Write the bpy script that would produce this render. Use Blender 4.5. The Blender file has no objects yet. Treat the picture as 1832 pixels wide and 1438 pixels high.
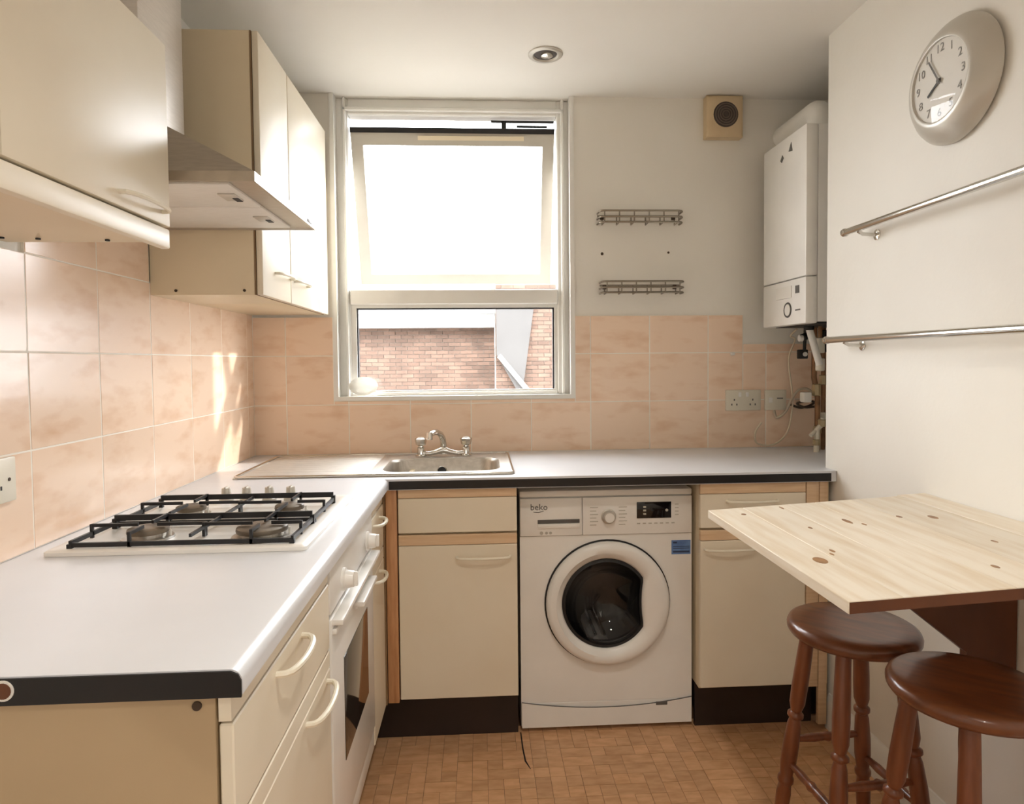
import bpy, bmesh, math, random
from mathutils import Vector, Matrix
random.seed(7)
S = bpy.context.scene
COL = S.collection
R = math.radians
PI = math.pi

# ------------------------------------------------------------------ camera
F_PX, YAW, PITCH, ROLL, ZCAM, CX, CY = 1161.75, 0.05566, 0.03533, 0.009236, 1.28106, 922.865, 686.293
cam_d = bpy.data.cameras.new('camera')
cam = bpy.data.objects.new('camera', cam_d); COL.objects.link(cam)
cam_d.sensor_fit = 'HORIZONTAL'; cam_d.sensor_width = 36.0
cam_d.lens = F_PX / 1832 * 36.0
cam_d.shift_x = (916 - CX) / 1832
cam_d.shift_y = (CY - 719) / 1832
cam_d.clip_start = 0.02; cam_d.clip_end = 200
fw = Vector((math.sin(YAW)*math.cos(PITCH), math.cos(YAW)*math.cos(PITCH), -math.sin(PITCH)))
rt = Vector((math.cos(YAW), -math.sin(YAW), 0)); dn = fw.cross(rt)
r2 = rt*math.cos(ROLL) + dn*math.sin(ROLL); d2 = dn*math.cos(ROLL) - rt*math.sin(ROLL)
m = Matrix((r2, -d2, -fw)).transposed().to_4x4(); m.translation = Vector((0, 0, ZCAM))
cam.matrix_world = m
S.camera = cam

# ------------------------------------------------------------------ light
SKY = 9.6
w = bpy.data.worlds.new('overcast_sky'); S.world = w; w.use_nodes = True
bg = w.node_tree.nodes['Background']
bg.inputs[0].default_value = (0.94, 0.97, 1.0, 1); bg.inputs[1].default_value = SKY

def portal(name, loc, rot, sx, sy):
    l = bpy.data.lights.new(name, 'AREA'); l.shape = 'RECTANGLE'; l.size = sx; l.size_y = sy
    l.cycles.is_portal = True
    o = bpy.data.objects.new(name, l); COL.objects.link(o); o.location = loc; o.rotation_euler = rot
portal('window_portal', (-0.1, 2.90, 1.74), (-PI/2, 0, 0), 1.0, 1.3)
portal('fill_window_portal', (1.64, -0.85, 1.215), (0, PI/2, 0), 0.72, 0.95)  # sky sampling through the added side window

sl_ = bpy.data.lights.new('low_sun', 'SUN'); sl_.energy = 3.0; sl_.angle = R(1.5); sl_.color = (1.0, 0.95, 0.87)
sun = bpy.data.objects.new('low_sun', sl_); COL.objects.link(sun); sun.location = (6, 6, 5)
sun.rotation_euler = Vector((-1.27, -0.52, -0.64)).to_track_quat('-Z', 'Y').to_euler()

S.view_settings.view_transform = 'Standard'
S.view_settings.look = 'None'
S.view_settings.gamma = 1.0
S.view_settings.use_curve_mapping = False
S.view_settings.exposure = 0.66

# ------------------------------------------------------------------ room numbers (metres)
XL, YB, XR, YRE, ZC = -0.932, 2.723, 1.200, 2.187, 2.376
XA = 1.50            # alcove side wall
YN = -1.70           # wall behind the camera
ZW = 0.90            # worktop top
XF, YF, YE = -0.300, 2.115, 0.814   # worktop fronts and near end
XD, YD = -0.318, 2.128              # door faces
WX0, WX1, WZ0 = -0.587, 0.388, 1.135  # window hole

# ------------------------------------------------------------------ materials
def lin(c):
    return tuple((v/255/12.92) if v/255 <= 0.04045 else ((v/255+0.055)/1.055)**2.4 for v in c)
MATS = {}
def mat(name, col, rough=0.5, metal=0.0, col2=None, scale=6.0, stretch=(1,1,1), detail=3.0, lo=0.35, hi=0.7,
        bump=0.0, bscale=None, spec=0.5, rand=0.0, coat=0.0, island=False, rvar=0.0):
    if name in MATS: return MATS[name]
    M = bpy.data.materials.new(name); M.use_nodes = True; MATS[name] = M
    nt = M.node_tree; N = nt.nodes; L = nt.links
    P = N['Principled BSDF']
    P.inputs['Roughness'].default_value = rough; P.inputs['Metallic'].default_value = metal
    P.inputs['Specular IOR Level'].default_value = spec; P.inputs['Coat Weight'].default_value = coat
    P.inputs['Coat Roughness'].default_value = 0.08
    tc = N.new('ShaderNodeTexCoord'); mp = N.new('ShaderNodeMapping'); mp.inputs['Scale'].default_value = stretch
    oi = N.new('ShaderNodeObjectInfo')
    L.new(tc.outputs['Object'], mp.inputs['Vector'])
    # offset the pattern on every object so that copies differ
    ml = N.new('ShaderNodeMath'); ml.operation = 'MULTIPLY'; ml.inputs[1].default_value = 37.0
    L.new(oi.outputs['Random'], ml.inputs[0]); L.new(ml.outputs[0], mp.inputs['Location'])
    nz = N.new('ShaderNodeTexNoise'); nz.inputs['Scale'].default_value = scale; nz.inputs['Detail'].default_value = detail
    L.new(mp.outputs[0], nz.inputs['Vector'])
    c1 = lin(col); c2 = lin(col2) if col2 else tuple(v*0.94 for v in c1)
    mr = N.new('ShaderNodeMapRange'); mr.inputs['From Min'].default_value = lo; mr.inputs['From Max'].default_value = hi
    L.new(nz.outputs['Fac'], mr.inputs['Value'])
    mx = N.new('ShaderNodeMix'); mx.data_type = 'RGBA'
    mx.inputs['A'].default_value = (*c1, 1); mx.inputs['B'].default_value = (*c2, 1)
    L.new(mr.outputs[0], mx.inputs['Factor'])
    out = mx.outputs['Result']
    if rand:
        src = oi.outputs['Random']
        if island:
            ge = N.new('ShaderNodeNewGeometry'); ad = N.new('ShaderNodeMath'); ad.operation = 'ADD'
            L.new(src, ad.inputs[0]); L.new(ge.outputs['Random Per Island'], ad.inputs[1])
            fr = N.new('ShaderNodeMath'); fr.operation = 'FRACT'; L.new(ad.outputs[0], fr.inputs[0]); src = fr.outputs[0]
        m2 = N.new('ShaderNodeMapRange'); m2.inputs['To Min'].default_value = 1-rand; m2.inputs['To Max'].default_value = 1+rand
        L.new(src, m2.inputs['Value'])
        hs = N.new('ShaderNodeHueSaturation'); L.new(m2.outputs[0], hs.inputs['Value']); L.new(out, hs.inputs['Color'])
        out = hs.outputs['Color']
    L.new(out, P.inputs['Base Color'])
    if rvar:
        m3 = N.new('ShaderNodeMapRange'); m3.inputs['To Min'].default_value = max(0, rough-rvar); m3.inputs['To Max'].default_value = rough+rvar
        L.new(nz.outputs['Fac'], m3.inputs['Value']); L.new(m3.outputs[0], P.inputs['Roughness'])
    if bump:
        n2 = N.new('ShaderNodeTexNoise'); n2.inputs['Scale'].default_value = bscale or scale*4; n2.inputs['Detail'].default_value = 2
        L.new(mp.outputs[0], n2.inputs['Vector'])
        bp = N.new('ShaderNodeBump'); bp.inputs['Strength'].default_value = bump; bp.inputs['Distance'].default_value = 0.01
        L.new(n2.outputs['Fac'], bp.inputs['Height']); L.new(bp.outputs[0], P.inputs['Normal'])
    return M

def glass(name, tint=(1,1,1), ior=1.45, rough=0.0):
    M = bpy.data.materials.new(name); M.use_nodes = True; nt = M.node_tree; N = nt.nodes; L = nt.links
    N.remove(N['Principled BSDF'])
    t = N.new('ShaderNodeBsdfTransparent'); t.inputs[0].default_value = (*tint, 1)
    g = N.new('ShaderNodeBsdfGlossy'); g.inputs['Roughness'].default_value = rough
    lw = N.new('ShaderNodeLayerWeight'); lw.inputs['Blend'].default_value = 0.5
    pw = N.new('ShaderNodeMath'); pw.operation = 'POWER'; pw.inputs[1].default_value = 5.0; L.new(lw.outputs['Facing'], pw.inputs[0])
    f = N.new('ShaderNodeMapRange'); f0 = ((ior-1)/(ior+1))**2; f.inputs['To Min'].default_value = f0; L.new(pw.outputs[0], f.inputs['Value'])
    x = N.new('ShaderNodeMixShader'); L.new(f.outputs[0], x.inputs[0]); L.new(t.outputs[0], x.inputs[1]); L.new(g.outputs[0], x.inputs[2])
    L.new(x.outputs[0], N['Material Output'].inputs[0]); MATS[name] = M
    return M

m_wall   = mat('painted_wall', (239,235,226), 0.55, col2=(235,230,220), scale=2.5, bump=0.05, bscale=60)
m_ceil   = mat('painted_ceiling', (240,237,230), 0.6, col2=(237,233,226), scale=2)
m_tile   = mat('peach_tile', (244,216,191), 0.2, col2=(224,182,146), scale=8, stretch=(1,1,2.6), detail=4, lo=0.5, hi=0.85, rand=0.035, bump=0.05, bscale=9)
m_grout  = mat('tile_grout', (248,240,228), 0.8)
m_cream  = mat('cream_laminate', (230,214,184), 0.32, col2=(225,208,177), scale=4)
m_creaml = mat('cream_door', (236,226,205), 0.4, col2=(232,220,197), scale=4)
m_strip  = mat('pine_effect_strip', (226,196,160), 0.4, col2=(214,180,142), scale=8, stretch=(1,1,14))
m_post   = mat('pine_post', (206,156,112), 0.45, col2=(182,130,88), scale=9, stretch=(8,8,1))
m_carc   = mat('beige_carcass', (182,158,124), 0.45, col2=(174,149,114), scale=3)
m_edge   = mat('brown_edge', (140,112,82), 0.5)
m_handle = mat('cream_plastic', (240,232,212), 0.3)
m_top    = mat('white_laminate', (222,223,226), 0.28, col2=(217,218,221), scale=5)
m_dark   = mat('black_edging', (10,7,7), 0.4, col2=(20,13,11), scale=10)
m_plinth = mat('dark_brown_plinth', (44,28,22), 0.5, col2=(34,22,18), scale=6)
m_white  = mat('white_enamel', (243,240,234), 0.28)
m_whitep = mat('white_plastic', (238,234,226), 0.4)
m_upvc   = mat('white_upvc', (240,238,232), 0.35)
m_sash   = mat('grey_cream_upvc', (196,190,178), 0.5, col2=(190,183,170), scale=4)  # grey-cream tone, darker than the white uPVC of the frame
m_black  = mat('black_rubber', (22,22,24), 0.5)
m_iron   = mat('black_cast_iron', (26,26,28), 0.45)
m_steel  = mat('brushed_steel', (205,200,192), 0.4, 1.0, col2=(185,180,172), scale=40, stretch=(1,12,1))
m_hood   = mat('hood_steel', (190,180,166), 0.38, 0.75, col2=(178,168,154), scale=30, stretch=(1,8,1))
m_wire   = mat('dull_wire', (150,142,130), 0.3, 1.0)
m_filter = mat('filter_aluminium', (234,229,220), 0.45, 0.1, col2=(226,220,210), scale=40, stretch=(1,10,1))
m_drain  = mat('satin_steel', (225,221,214), 0.55, 0.85, col2=(214,210,203), scale=30, stretch=(1,10,1))
m_chim   = mat('chimney_steel', (222,214,204), 0.4, 0.35, col2=(214,206,196), scale=30, stretch=(1,1,8))
m_chrome = mat('chrome', (215,212,206), 0.12, 1.0)
m_burner = mat('burner_cap', (120,108,92), 0.45, 0.4, col2=(96,86,74), scale=12)
m_ovglass= mat('oven_glass', (46,42,38), 0.06, coat=0.6)
m_pine   = mat('scrubbed_pine', (228,217,199), 0.5, col2=(212,193,165), scale=5, stretch=(9,0.9,9), detail=5, lo=0.4, hi=0.75, rand=0.05)
m_knot   = mat('pine_knot', (164,124,84), 0.5, col2=(118,82,52), scale=40)
m_brown  = mat('brown_wood', (104,58,30), 0.4, col2=(78,40,20), scale=8, stretch=(1,1,0.25), detail=5, rand=0.04)
m_stool  = mat('stool_wood', (116,66,36), 0.3, col2=(84,44,23), scale=9, stretch=(6,1,1), detail=5, coat=0.3)
m_leg    = mat('stool_leg_wood', (126,70,38), 0.35, col2=(96,50,26), scale=9, stretch=(5,5,0.6), detail=5, coat=0.2)
m_floor  = mat('parquet_vinyl', (216,170,128), 0.42, col2=(196,148,106), scale=18, stretch=(1,3,1), rand=0.10, island=True)
m_fbase  = mat('floor_base', (120,86,60), 0.6)
m_crack  = mat('floor_tear', (30,20,15), 0.8)
m_silver = mat('silver_plastic', (205,200,190), 0.35, 0.35)
m_dial   = mat('clock_dial', (238,234,226), 0.5)
m_ink    = mat('grey_ink', (95,92,88), 0.6)
m_num    = mat('numeral_grey', (150,146,140), 0.6)
m_display= mat('display_window', (16,16,20), 0.08)
m_blue   = mat('blue_sticker', (110,145,195), 0.5, col2=(86,116,170), scale=30)
m_copper = mat('tarnished_copper', (150,112,80), 0.4, 0.7, col2=(110,84,62), scale=20)
m_brass  = mat('brass_fitting', (176,160,128), 0.35, 0.7)
m_fan    = mat('yellowed_plastic', (218,196,160), 0.45, col2=(206,182,144), scale=8)
m_grille = mat('fan_grille', (70,60,54), 0.5)
m_drum   = mat('drum_steel', (120,118,116), 0.3, 0.9)
m_screw  = mat('screw_head', (70,55,42), 0.5, 0.3)
m_socket = mat('socket_plastic', (226,218,200), 0.35)
m_cable  = mat('cable_sheath', (222,206,180), 0.5)
m_flex   = mat('grey_cable', (196,182,160), 0.5)
m_brick  = mat('outside_brick', (118,94,80), 0.85, col2=(100,80,68), scale=3, rand=0.22, island=True)
m_mortar = mat('outside_mortar', (132,126,118), 0.9)
m_render = mat('outside_render', (96,94,92), 0.85, col2=(90,88,86), scale=2)
m_fascia = mat('outside_fascia', (196,196,194), 0.5)
m_slate  = mat('outside_slate', (140,142,146), 0.7, col2=(126,130,134), scale=3, rand=0.08, island=True)
m_yard   = mat('outside_yard', (124,121,117), 0.9)
m_glass  = glass('window_glass')
m_doorgl = glass('smoked_glass', (0.62,0.62,0.64), 1.5, 0.03)
m_milky  = mat('milky_plastic', (244,242,236), 0.4)
_n = m_milky.node_tree; _t = _n.nodes.new('ShaderNodeBsdfTranslucent'); _t.inputs[0].default_value = (0.85, 0.84, 0.8, 1); _x = _n.nodes.new('ShaderNodeMixShader'); _x.inputs[0].default_value = 0.4
_n.links.new(_n.nodes['Principled BSDF'].outputs[0], _x.inputs[1]); _n.links.new(_t.outputs[0], _x.inputs[2]); _n.links.new(_x.outputs[0], _n.nodes['Material Output'].inputs[0])
m_bulb   = mat('lamp_reflector', (210,205,196), 0.15, 0.9)

# ------------------------------------------------------------------ mesh helpers
def nb(): return bmesh.new()
def box(bm, lo, hi, bev=0.0, seg=2):
    x0,y0,z0 = lo; x1,y1,z1 = hi
    v = [bm.verts.new(p) for p in ((x0,y0,z0),(x1,y0,z0),(x1,y1,z0),(x0,y1,z0),(x0,y0,z1),(x1,y0,z1),(x1,y1,z1),(x0,y1,z1))]
    fs = [bm.faces.new([v[i] for i in q]) for q in ((0,3,2,1),(4,5,6,7),(0,1,5,4),(1,2,6,5),(2,3,7,6),(3,0,4,7))]
    if bev:
        es = list({e for f in fs for e in f.edges})
        bmesh.ops.bevel(bm, geom=es, offset=bev, segments=seg, affect='EDGES', profile=0.5)
    return bm
def prism(bm, poly, axis, a, b):
    def P(u, v, t): return {'x':(t,u,v), 'y':(u,t,v), 'z':(u,v,t)}[axis]
    A = [bm.verts.new(P(u,v,a)) for u,v in poly]; B = [bm.verts.new(P(u,v,b)) for u,v in poly]
    n = len(poly)
    bm.faces.new(A[::-1]); bm.faces.new(B)
    for i in range(n): bm.faces.new([A[i],A[(i+1)%n],B[(i+1)%n],B[i]])
    return bm
def loops(bm, ls, cap0=False, cap1=False, closed=True):
    V = [[bm.verts.new(p) for p in l] for l in ls]
    n = len(V[0])
    for a, b in zip(V, V[1:]):
        for i in range(n if closed else n-1):
            bm.faces.new([a[i], a[(i+1)%n], b[(i+1)%n], b[i]])
    if cap0: bm.faces.new(V[0][::-1])
    if cap1: bm.faces.new(V[-1])
    return bm
def tube(bm, pts, r, n=8, cap=True, closed=False):
    pts = [Vector(p) for p in pts]; k = len(pts)
    rs = r if isinstance(r, (list, tuple)) else [r]*k
    T = []
    for i in range(k):
        a = pts[i-1] if (i > 0 or closed) else pts[i]; b = pts[(i+1) % k] if (i < k-1 or closed) else pts[i]
        T.append((b-a).normalized())
    u = T[0].orthogonal().normalized(); ls = []
    for i in range(k):
        if i: u = (u - T[i]*u.dot(T[i])); u = u.normalized() if u.length > 1e-6 else T[i].orthogonal().normalized()
        v = T[i].cross(u)
        ls.append([pts[i] + (u*math.cos(2*PI*j/n) + v*math.sin(2*PI*j/n))*rs[i] for j in range(n)])
    if closed: ls.append(ls[0])
    return loops(bm, ls, cap and not closed, cap and not closed)
def arc(c, ux, uy, r, a0, a1, n):
    c, ux, uy = Vector(c), Vector(ux), Vector(uy)
    return [c + ux*r*math.cos(a0+(a1-a0)*i/n) + uy*r*math.sin(a0+(a1-a0)*i/n) for i in range(n+1)]
def lathe(bm, prof, o, ax='z', n=24, d=None):
    o = Vector(o)
    A = Vector(d).normalized() if d else {'x':Vector((1,0,0)),'y':Vector((0,1,0)),'z':Vector((0,0,1))}[ax]
    u = A.orthogonal().normalized(); v = A.cross(u)
    ls = [[o + A*h + (u*math.cos(2*PI*j/n) + v*math.sin(2*PI*j/n))*max(r, 1e-4) for j in range(n)] for r, h in prof]
    return loops(bm, ls, prof[0][0] > 0 or True, prof[-1][0] > 0 or True)
def disc(bm, c, r, h, ax='z', n=24): return lathe(bm, [(r,0),(r,h)], c, ax, n)
def rrect(x0, x1, y0, y1, r, z, k=6):
    out = []
    for cx, cy, a in ((x1-r,y1-r,0),(x0+r,y1-r,PI/2),(x0+r,y0+r,PI),(x1-r,y0+r,1.5*PI)):
        for i in range(k+1):
            t = a + PI/2*i/k; out.append((cx+r*math.cos(t), cy+r*math.sin(t), z))
    return out
def woff(o):
    v = Vector((0,0,0))
    while o: v += o.location; o = o.parent
    return v
def obj(name, bm, material, parent=None, label=None, kind=None, cat=None, group=None, angle=35, origin=None):
    bmesh.ops.recalc_face_normals(bm, faces=bm.faces)
    if origin is None:
        if parent is None:
            xs = [v.co for v in bm.verts]
            lo = Vector([min(c[i] for c in xs) for i in range(3)]); hi = Vector([max(c[i] for c in xs) for i in range(3)])
            origin = Vector(((lo.x+hi.x)/2, (lo.y+hi.y)/2, lo.z)); loc = origin
        else: origin = woff(parent); loc = Vector((0,0,0))
    else:
        origin = Vector(origin); loc = origin - (woff(parent) if parent else Vector((0,0,0)))
    bmesh.ops.translate(bm, verts=bm.verts, vec=-origin)
    me = bpy.data.meshes.new(name); bm.to_mesh(me); bm.free()
    me.polygons.foreach_set('use_smooth', [True]*len(me.polygons)); me.set_sharp_from_angle(angle=R(angle))
    me.materials.append(material)
    o = bpy.data.objects.new(name, me); COL.objects.link(o); o.location = loc
    if parent: o.parent = parent
    return tag(o, label, cat, group, kind)
def tag(o, label=None, cat=None, group=None, kind=None):
    if label: o['label'] = label
    if cat: o['category'] = cat
    if group: o['group'] = group
    if kind: o['kind'] = kind
    return o
def thing(name, label, cat, loc=(0,0,0), group=None, kind=None):
    o = bpy.data.objects.new(name, None); COL.objects.link(o); o.location = loc; o.empty_display_size = 0.05
    return tag(o, label, cat, group, kind)
def part(name, material, parent, *boxes, bev=0.0, **k):
    bm = nb()
    for lo, hi in boxes: box(bm, lo, hi, bev)
    return obj(name, bm, material, parent, **k)
def copyobj(o, loc, parent, name=None):
    c = o.copy(); COL.objects.link(c); c.parent = parent; c.location = loc
    return c
def text(name, s, size, material, parent, loc, xdir, zdir, depth=0.0006, align='CENTER', space=1.0):
    cu = bpy.data.curves.new(name, 'FONT'); cu.body = s; cu.size = size; cu.align_x = align; cu.align_y = 'CENTER'; cu.extrude = depth
    cu.resolution_u = 2; cu.space_character = space
    t = bpy.data.objects.new(name + '_src', cu); COL.objects.link(t)
    dg = bpy.context.evaluated_depsgraph_get(); me = bpy.data.meshes.new_from_object(t.evaluated_get(dg))
    bpy.data.objects.remove(t); bpy.data.curves.remove(cu)
    X = Vector(xdir).normalized(); Y = Vector(zdir).normalized(); Z = X.cross(Y)
    M = Matrix((X, Y, Z)).transposed().to_4x4(); M.translation = Vector(loc) - woff(parent)
    me.transform(M); me.materials.clear(); me.materials.append(material)
    o = bpy.data.objects.new(name, me); COL.objects.link(o); o.parent = parent
    return o
def bow(bm, a, b, out, proj, r=0.005, n=12):
    """a bow handle from a to b standing proud along out"""
    a, b, out = Vector(a), Vector(b), Vector(out)
    pts = []
    for i in range(n+1):
        t = i/n; s = math.sin(PI*t)**0.55 if 0 < t < 1 else 0
        pts.append(a.lerp(b, 0.5-0.5*math.cos(PI*t)) + out*(proj*s))
    return tube(bm, pts, r, 8)

# ================================================================== SETTING
# ---- floor
fl = part('floor', m_fbase, None, ((XL, YN, -0.05), (XA, YB, -0.004)), label='brown parquet-patterned floor of small wooden blocks', cat='floor', kind='structure')
c = 0.048; g = 0.0005
def blk(nx, ny):
    bm = nb(); box(bm, (g, g, -0.004), (nx*c-g, ny*c-g, 0)); return bm
proto = {}
fx0, fx1, fy1 = -0.372, XR, 2.235
NX = int((fx1-fx0)/c)+1; NY = int((fy1-YN)/c)+1
used = set(); rest = nb(); count = 0
for j in range(NY):
    for i in range(NX):
        if (i, j) in used: continue
        nx, ny = random.choice(((1,1),(1,1),(2,1),(1,2)))
        if nx == 2 and ((i+1, j) in used or i+1 >= NX): nx = 1
        if ny == 2 and ((i, j+1) in used or j+1 >= NY): ny = 1
        for a in range(nx):
            for b in range(ny): used.add((i+a, j+b))
        x = fx0 + i*c; y = fy1 - (j+ny)*c
        x1 = min(x + nx*c, fx1)
        if j < 9 and count < 295 and x1 == x + nx*c and x > fx0 + 0.02:
            if (nx, ny) not in proto:
                proto[nx, ny] = obj('parquet_block', blk(nx, ny), m_floor, fl, origin=(0,0,0)); o = proto[nx, ny]
                o.location = Vector((x, y, 0)) - woff(fl)
            else: copyobj(proto[nx, ny], Vector((x, y, random.uniform(-.0003, .0003))) - woff(fl), fl)
            count += 1
        else:
            box(rest, (x+g, y+g, -0.004), (x1-g, y+ny*c-g, 0))
obj('parquet_field', rest, m_floor, fl, kind='stuff')
bm = nb(); tube(bm, [(0.128,2.19,0.0004),(0.129,2.10,0.0004),(0.133,2.03,0.0004),(0.146,1.99,0.0004)], [0.0022,0.0025,0.003,0.001], 6)
obj('tear', bm, m_crack, fl, label='thin dark tear in the flooring')

# ---- walls / ceiling
wl = part('wall_left', m_wall, None, ((XL-0.1, YN, 0), (XL, YB, ZC)), label='left wall, painted above and peach-tiled behind the hob', cat='wall', kind='structure')
wb = part('wall_back', m_wall, None, ((XL-0.1, YB, 0), (XA+0.1, YB+0.12, WZ0)), ((XL-0.1, YB, WZ0), (WX0, YB+0.12, ZC)), ((WX1, YB, WZ0), (XA+0.1, YB+0.12, ZC)),
          label='end wall with the window, peach tiles and white paint', cat='wall', kind='structure')
RY0, RY1, RZ0, RZ1 = -1.30, -0.40, 0.90, 1.55  # opening for the added side window
wr = part('wall_right', m_wall, None, ((XR, RY1, 0), (XA+0.1, YRE, ZC)), ((XR, YN, 0), (XA+0.1, RY0, ZC)), ((XR, RY0, 0), (XA+0.1, RY1, RZ0)), ((XR, RY0, RZ1), (XA+0.1, RY1, ZC)), label='plain white right wall carrying clock and rails', cat='wall', kind='structure')
wa = part('wall_alcove', m_wall, None, ((XA, YRE, 0), (XA+0.1, YB, ZC)), label='side wall of the boiler alcove', cat='wall', kind='structure')
wf = part('wall_front', m_wall, None, ((XL-0.1, YN-0.1, 0), (XA+0.1, YN, ZC)), label='white wall at the near end of the kitchen', cat='wall', kind='structure')
ce = part('ceiling', m_ceil, None, ((XL-0.1, YN-0.1, ZC), (XA+0.1, YB+0.12, ZC+0.1)), label='plain off-white ceiling', cat='ceiling', kind='structure')
# white trim round the window recess
bm = nb(); box(bm, (WX0-0.014, YB-0.006, WZ0-0.012), (WX0+0.004, YB+0.047, ZC)); box(bm, (WX1-0.004, YB-0.006, WZ0-0.012), (WX1+0.014, YB+0.047, ZC)); box(bm, (WX0-0.014, YB-0.008, WZ0-0.014), (WX1+0.014, YB+0.047, WZ0+0.003))
obj('trim_1', bm, m_upvc, None, label='white trim and sill round the window recess', cat='trim', kind='structure')
# baseboard along the right wall
bm = nb(); prism(bm, [(XR, 0), (XR-0.016, 0), (XR-0.016, 0.085), (XR-0.012, 0.10), (XR-0.009, 0.105), (XR-0.004, 0.118), (XR, 0.12)], 'y', YN, 2.15)
obj('baseboard_right', bm, m_upvc, None, label='white moulded skirting board along the right wall', cat='skirting', kind='structure')

# ---- tiles
TW = 0.2522; ROWS = [ZW, 1.1054, 1.3081, 1.5108, 1.7135]
tcache = {}
def tile(parent, wall, u0, u1, z0, z1):
    gp = 0.0016; du = u1-u0-2*gp; dz = z1-z0-2*gp
    if du < 0.012 or dz < 0.008: return
    key = (wall, round(du,4), round(dz,4)); tilt = (random.uniform(-1,1)*0.0035, random.uniform(-1,1)*0.0035)
    cu, cz = (u0+u1)/2, (z0+z1)/2
    loc = Vector((XL+0.003, cu, cz)) if wall == 'L' else Vector((cu, YB-0.003, cz))
    if key not in tcache:
        bm = nb()
        if wall == 'L': box(bm, (0,-du/2,-dz/2), (0.004,du/2,dz/2)); front = [e for e in bm.edges if all(v.co.x > 0.001 for v in e.verts)]
        else: box(bm, (-du/2,-0.004,-dz/2), (du/2,0,dz/2)); front = [e for e in bm.edges if all(v.co.y < -0.001 for v in e.verts)]
        bmesh.ops.bevel(bm, geom=front, offset=0.0008, segments=1, affect='EDGES')
        o = obj('tile', bm, m_tile, parent, origin=(0,0,0)); tcache[key] = o; o.location = loc - woff(parent)
    else: o = copyobj(tcache[key], loc - woff(parent), parent)
    o.rotation_euler = (0, tilt[0], tilt[1]) if wall == 'L' else (tilt[0], 0, tilt[1])
ys = [1.388 + k*TW for k in range(-3, 6)] + [YB-0.006]
for r in range(4):
    for a, b in zip(ys, ys[1:]):
        if r == 3 and not (a > 1.2 and b < 2.0): continue
        tile(wl, 'L', a, b, ROWS[r], ROWS[r+1])
bm = nb(); box(bm, (XL, ys[0], ZW), (XL+0.0064, YB, ROWS[3])); box(bm, (XL, 1.388, ROWS[3]), (XL+0.0064, 1.892, ROWS[4]))
obj('grout', bm, m_grout, wl)
XT = 1.123
xs = [XL+0.006] + [-0.037 + k*TW for k in range(-3, 7) if -0.037 + k*TW < XA] + [XA]
xs = sorted(xs)
for r in range(3):
    z0, z1 = ROWS[r], min(ROWS[r+1], 1.4675)
    for a, b in zip(xs, xs[1:]):
        cuts = sorted({a, b, *[q for q in (WX0-0.014, WX1+0.014, XT) if a < q < b]}) if r else [a, b]
        for u0, u1 in zip(cuts, cuts[1:]):
            mid = (u0+u1)/2; zt = z1
            if r and WX0-0.014 < mid < WX1+0.014: zt = min(z1, WZ0-0.014)
            if r == 2 and mid > XT: zt = 1.344
            if zt > z0: tile(wb, 'B', u0, u1, z0, zt)
bm = nb(); box(bm, (XL, YB-0.0064, ZW), (XA, YB, WZ0-0.015)); box(bm, (XL, YB-0.0064, WZ0-0.015), (WX0-0.014, YB, 1.4675)); box(bm, (WX1+0.014, YB-0.0064, WZ0-0.015), (XT, YB, 1.4675)); box(bm, (XT, YB-0.0064, WZ0-0.015), (XA, YB, 1.344))
obj('grout', bm, m_grout, wb)

# ---- window
win = thing('window_1', 'white framed window with an open tilted upper sash over a fixed lower pane', 'window', ((WX0+WX1)/2, 2.80, WZ0), kind='structure')
y0, y1 = 2.768, 2.835
bm = nb()
for lo, hi in (((WX0, y0, WZ0), (-0.537, y1, ZC)), ((0.336, y0, WZ0), (WX1, y1, ZC)), ((-0.537, y0, 2.31), (0.336, y1, ZC)), ((-0.537, y0-0.008, 1.522), (0.336, y1, 1.585)), ((-0.537, y0, WZ0), (0.336, y1, 1.155))):
    box(bm, lo, hi, 0.004, 1)
obj('frame', bm, m_upvc, win)
bm = nb()
for lo, hi in (((-0.555, y0-0.016, WZ0), (-0.543, y0, ZC)), ((0.352, y0-0.016, WZ0), (0.364, y0, ZC)), ((-0.555, y0-0.016, 2.322), (0.364, y0, 2.336))): box(bm, lo, hi, 0.003, 1)
obj('frame_bead', bm, m_upvc, win)
bm = nb()
for lo, hi in (((-0.537, 2.776, 1.155), (-0.515, 2.80, 1.522)), ((0.322, 2.776, 1.155), (0.336, 2.80, 1.522)), ((-0.515, 2.776, 1.508), (0.322, 2.80, 1.522)), ((-0.515, 2.776, 1.155), (0.322, 2.80, 1.160))): box(bm, lo, hi)
obj('glazing_bead', bm, m_upvc, win)
bm = nb()
for lo, hi in (((-0.516, 2.785, 1.158), (-0.510, 2.806, 1.510)), ((0.316, 2.785, 1.158), (0.323, 2.806, 1.510)), ((-0.515, 2.785, 1.503), (0.322, 2.806, 1.510))): box(bm, lo, hi)
obj('gasket', bm, m_black, win)
pane = part('pane', m_glass, win, ((-0.512, 2.802, 1.158), (0.318, 2.806, 1.506)))
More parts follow.
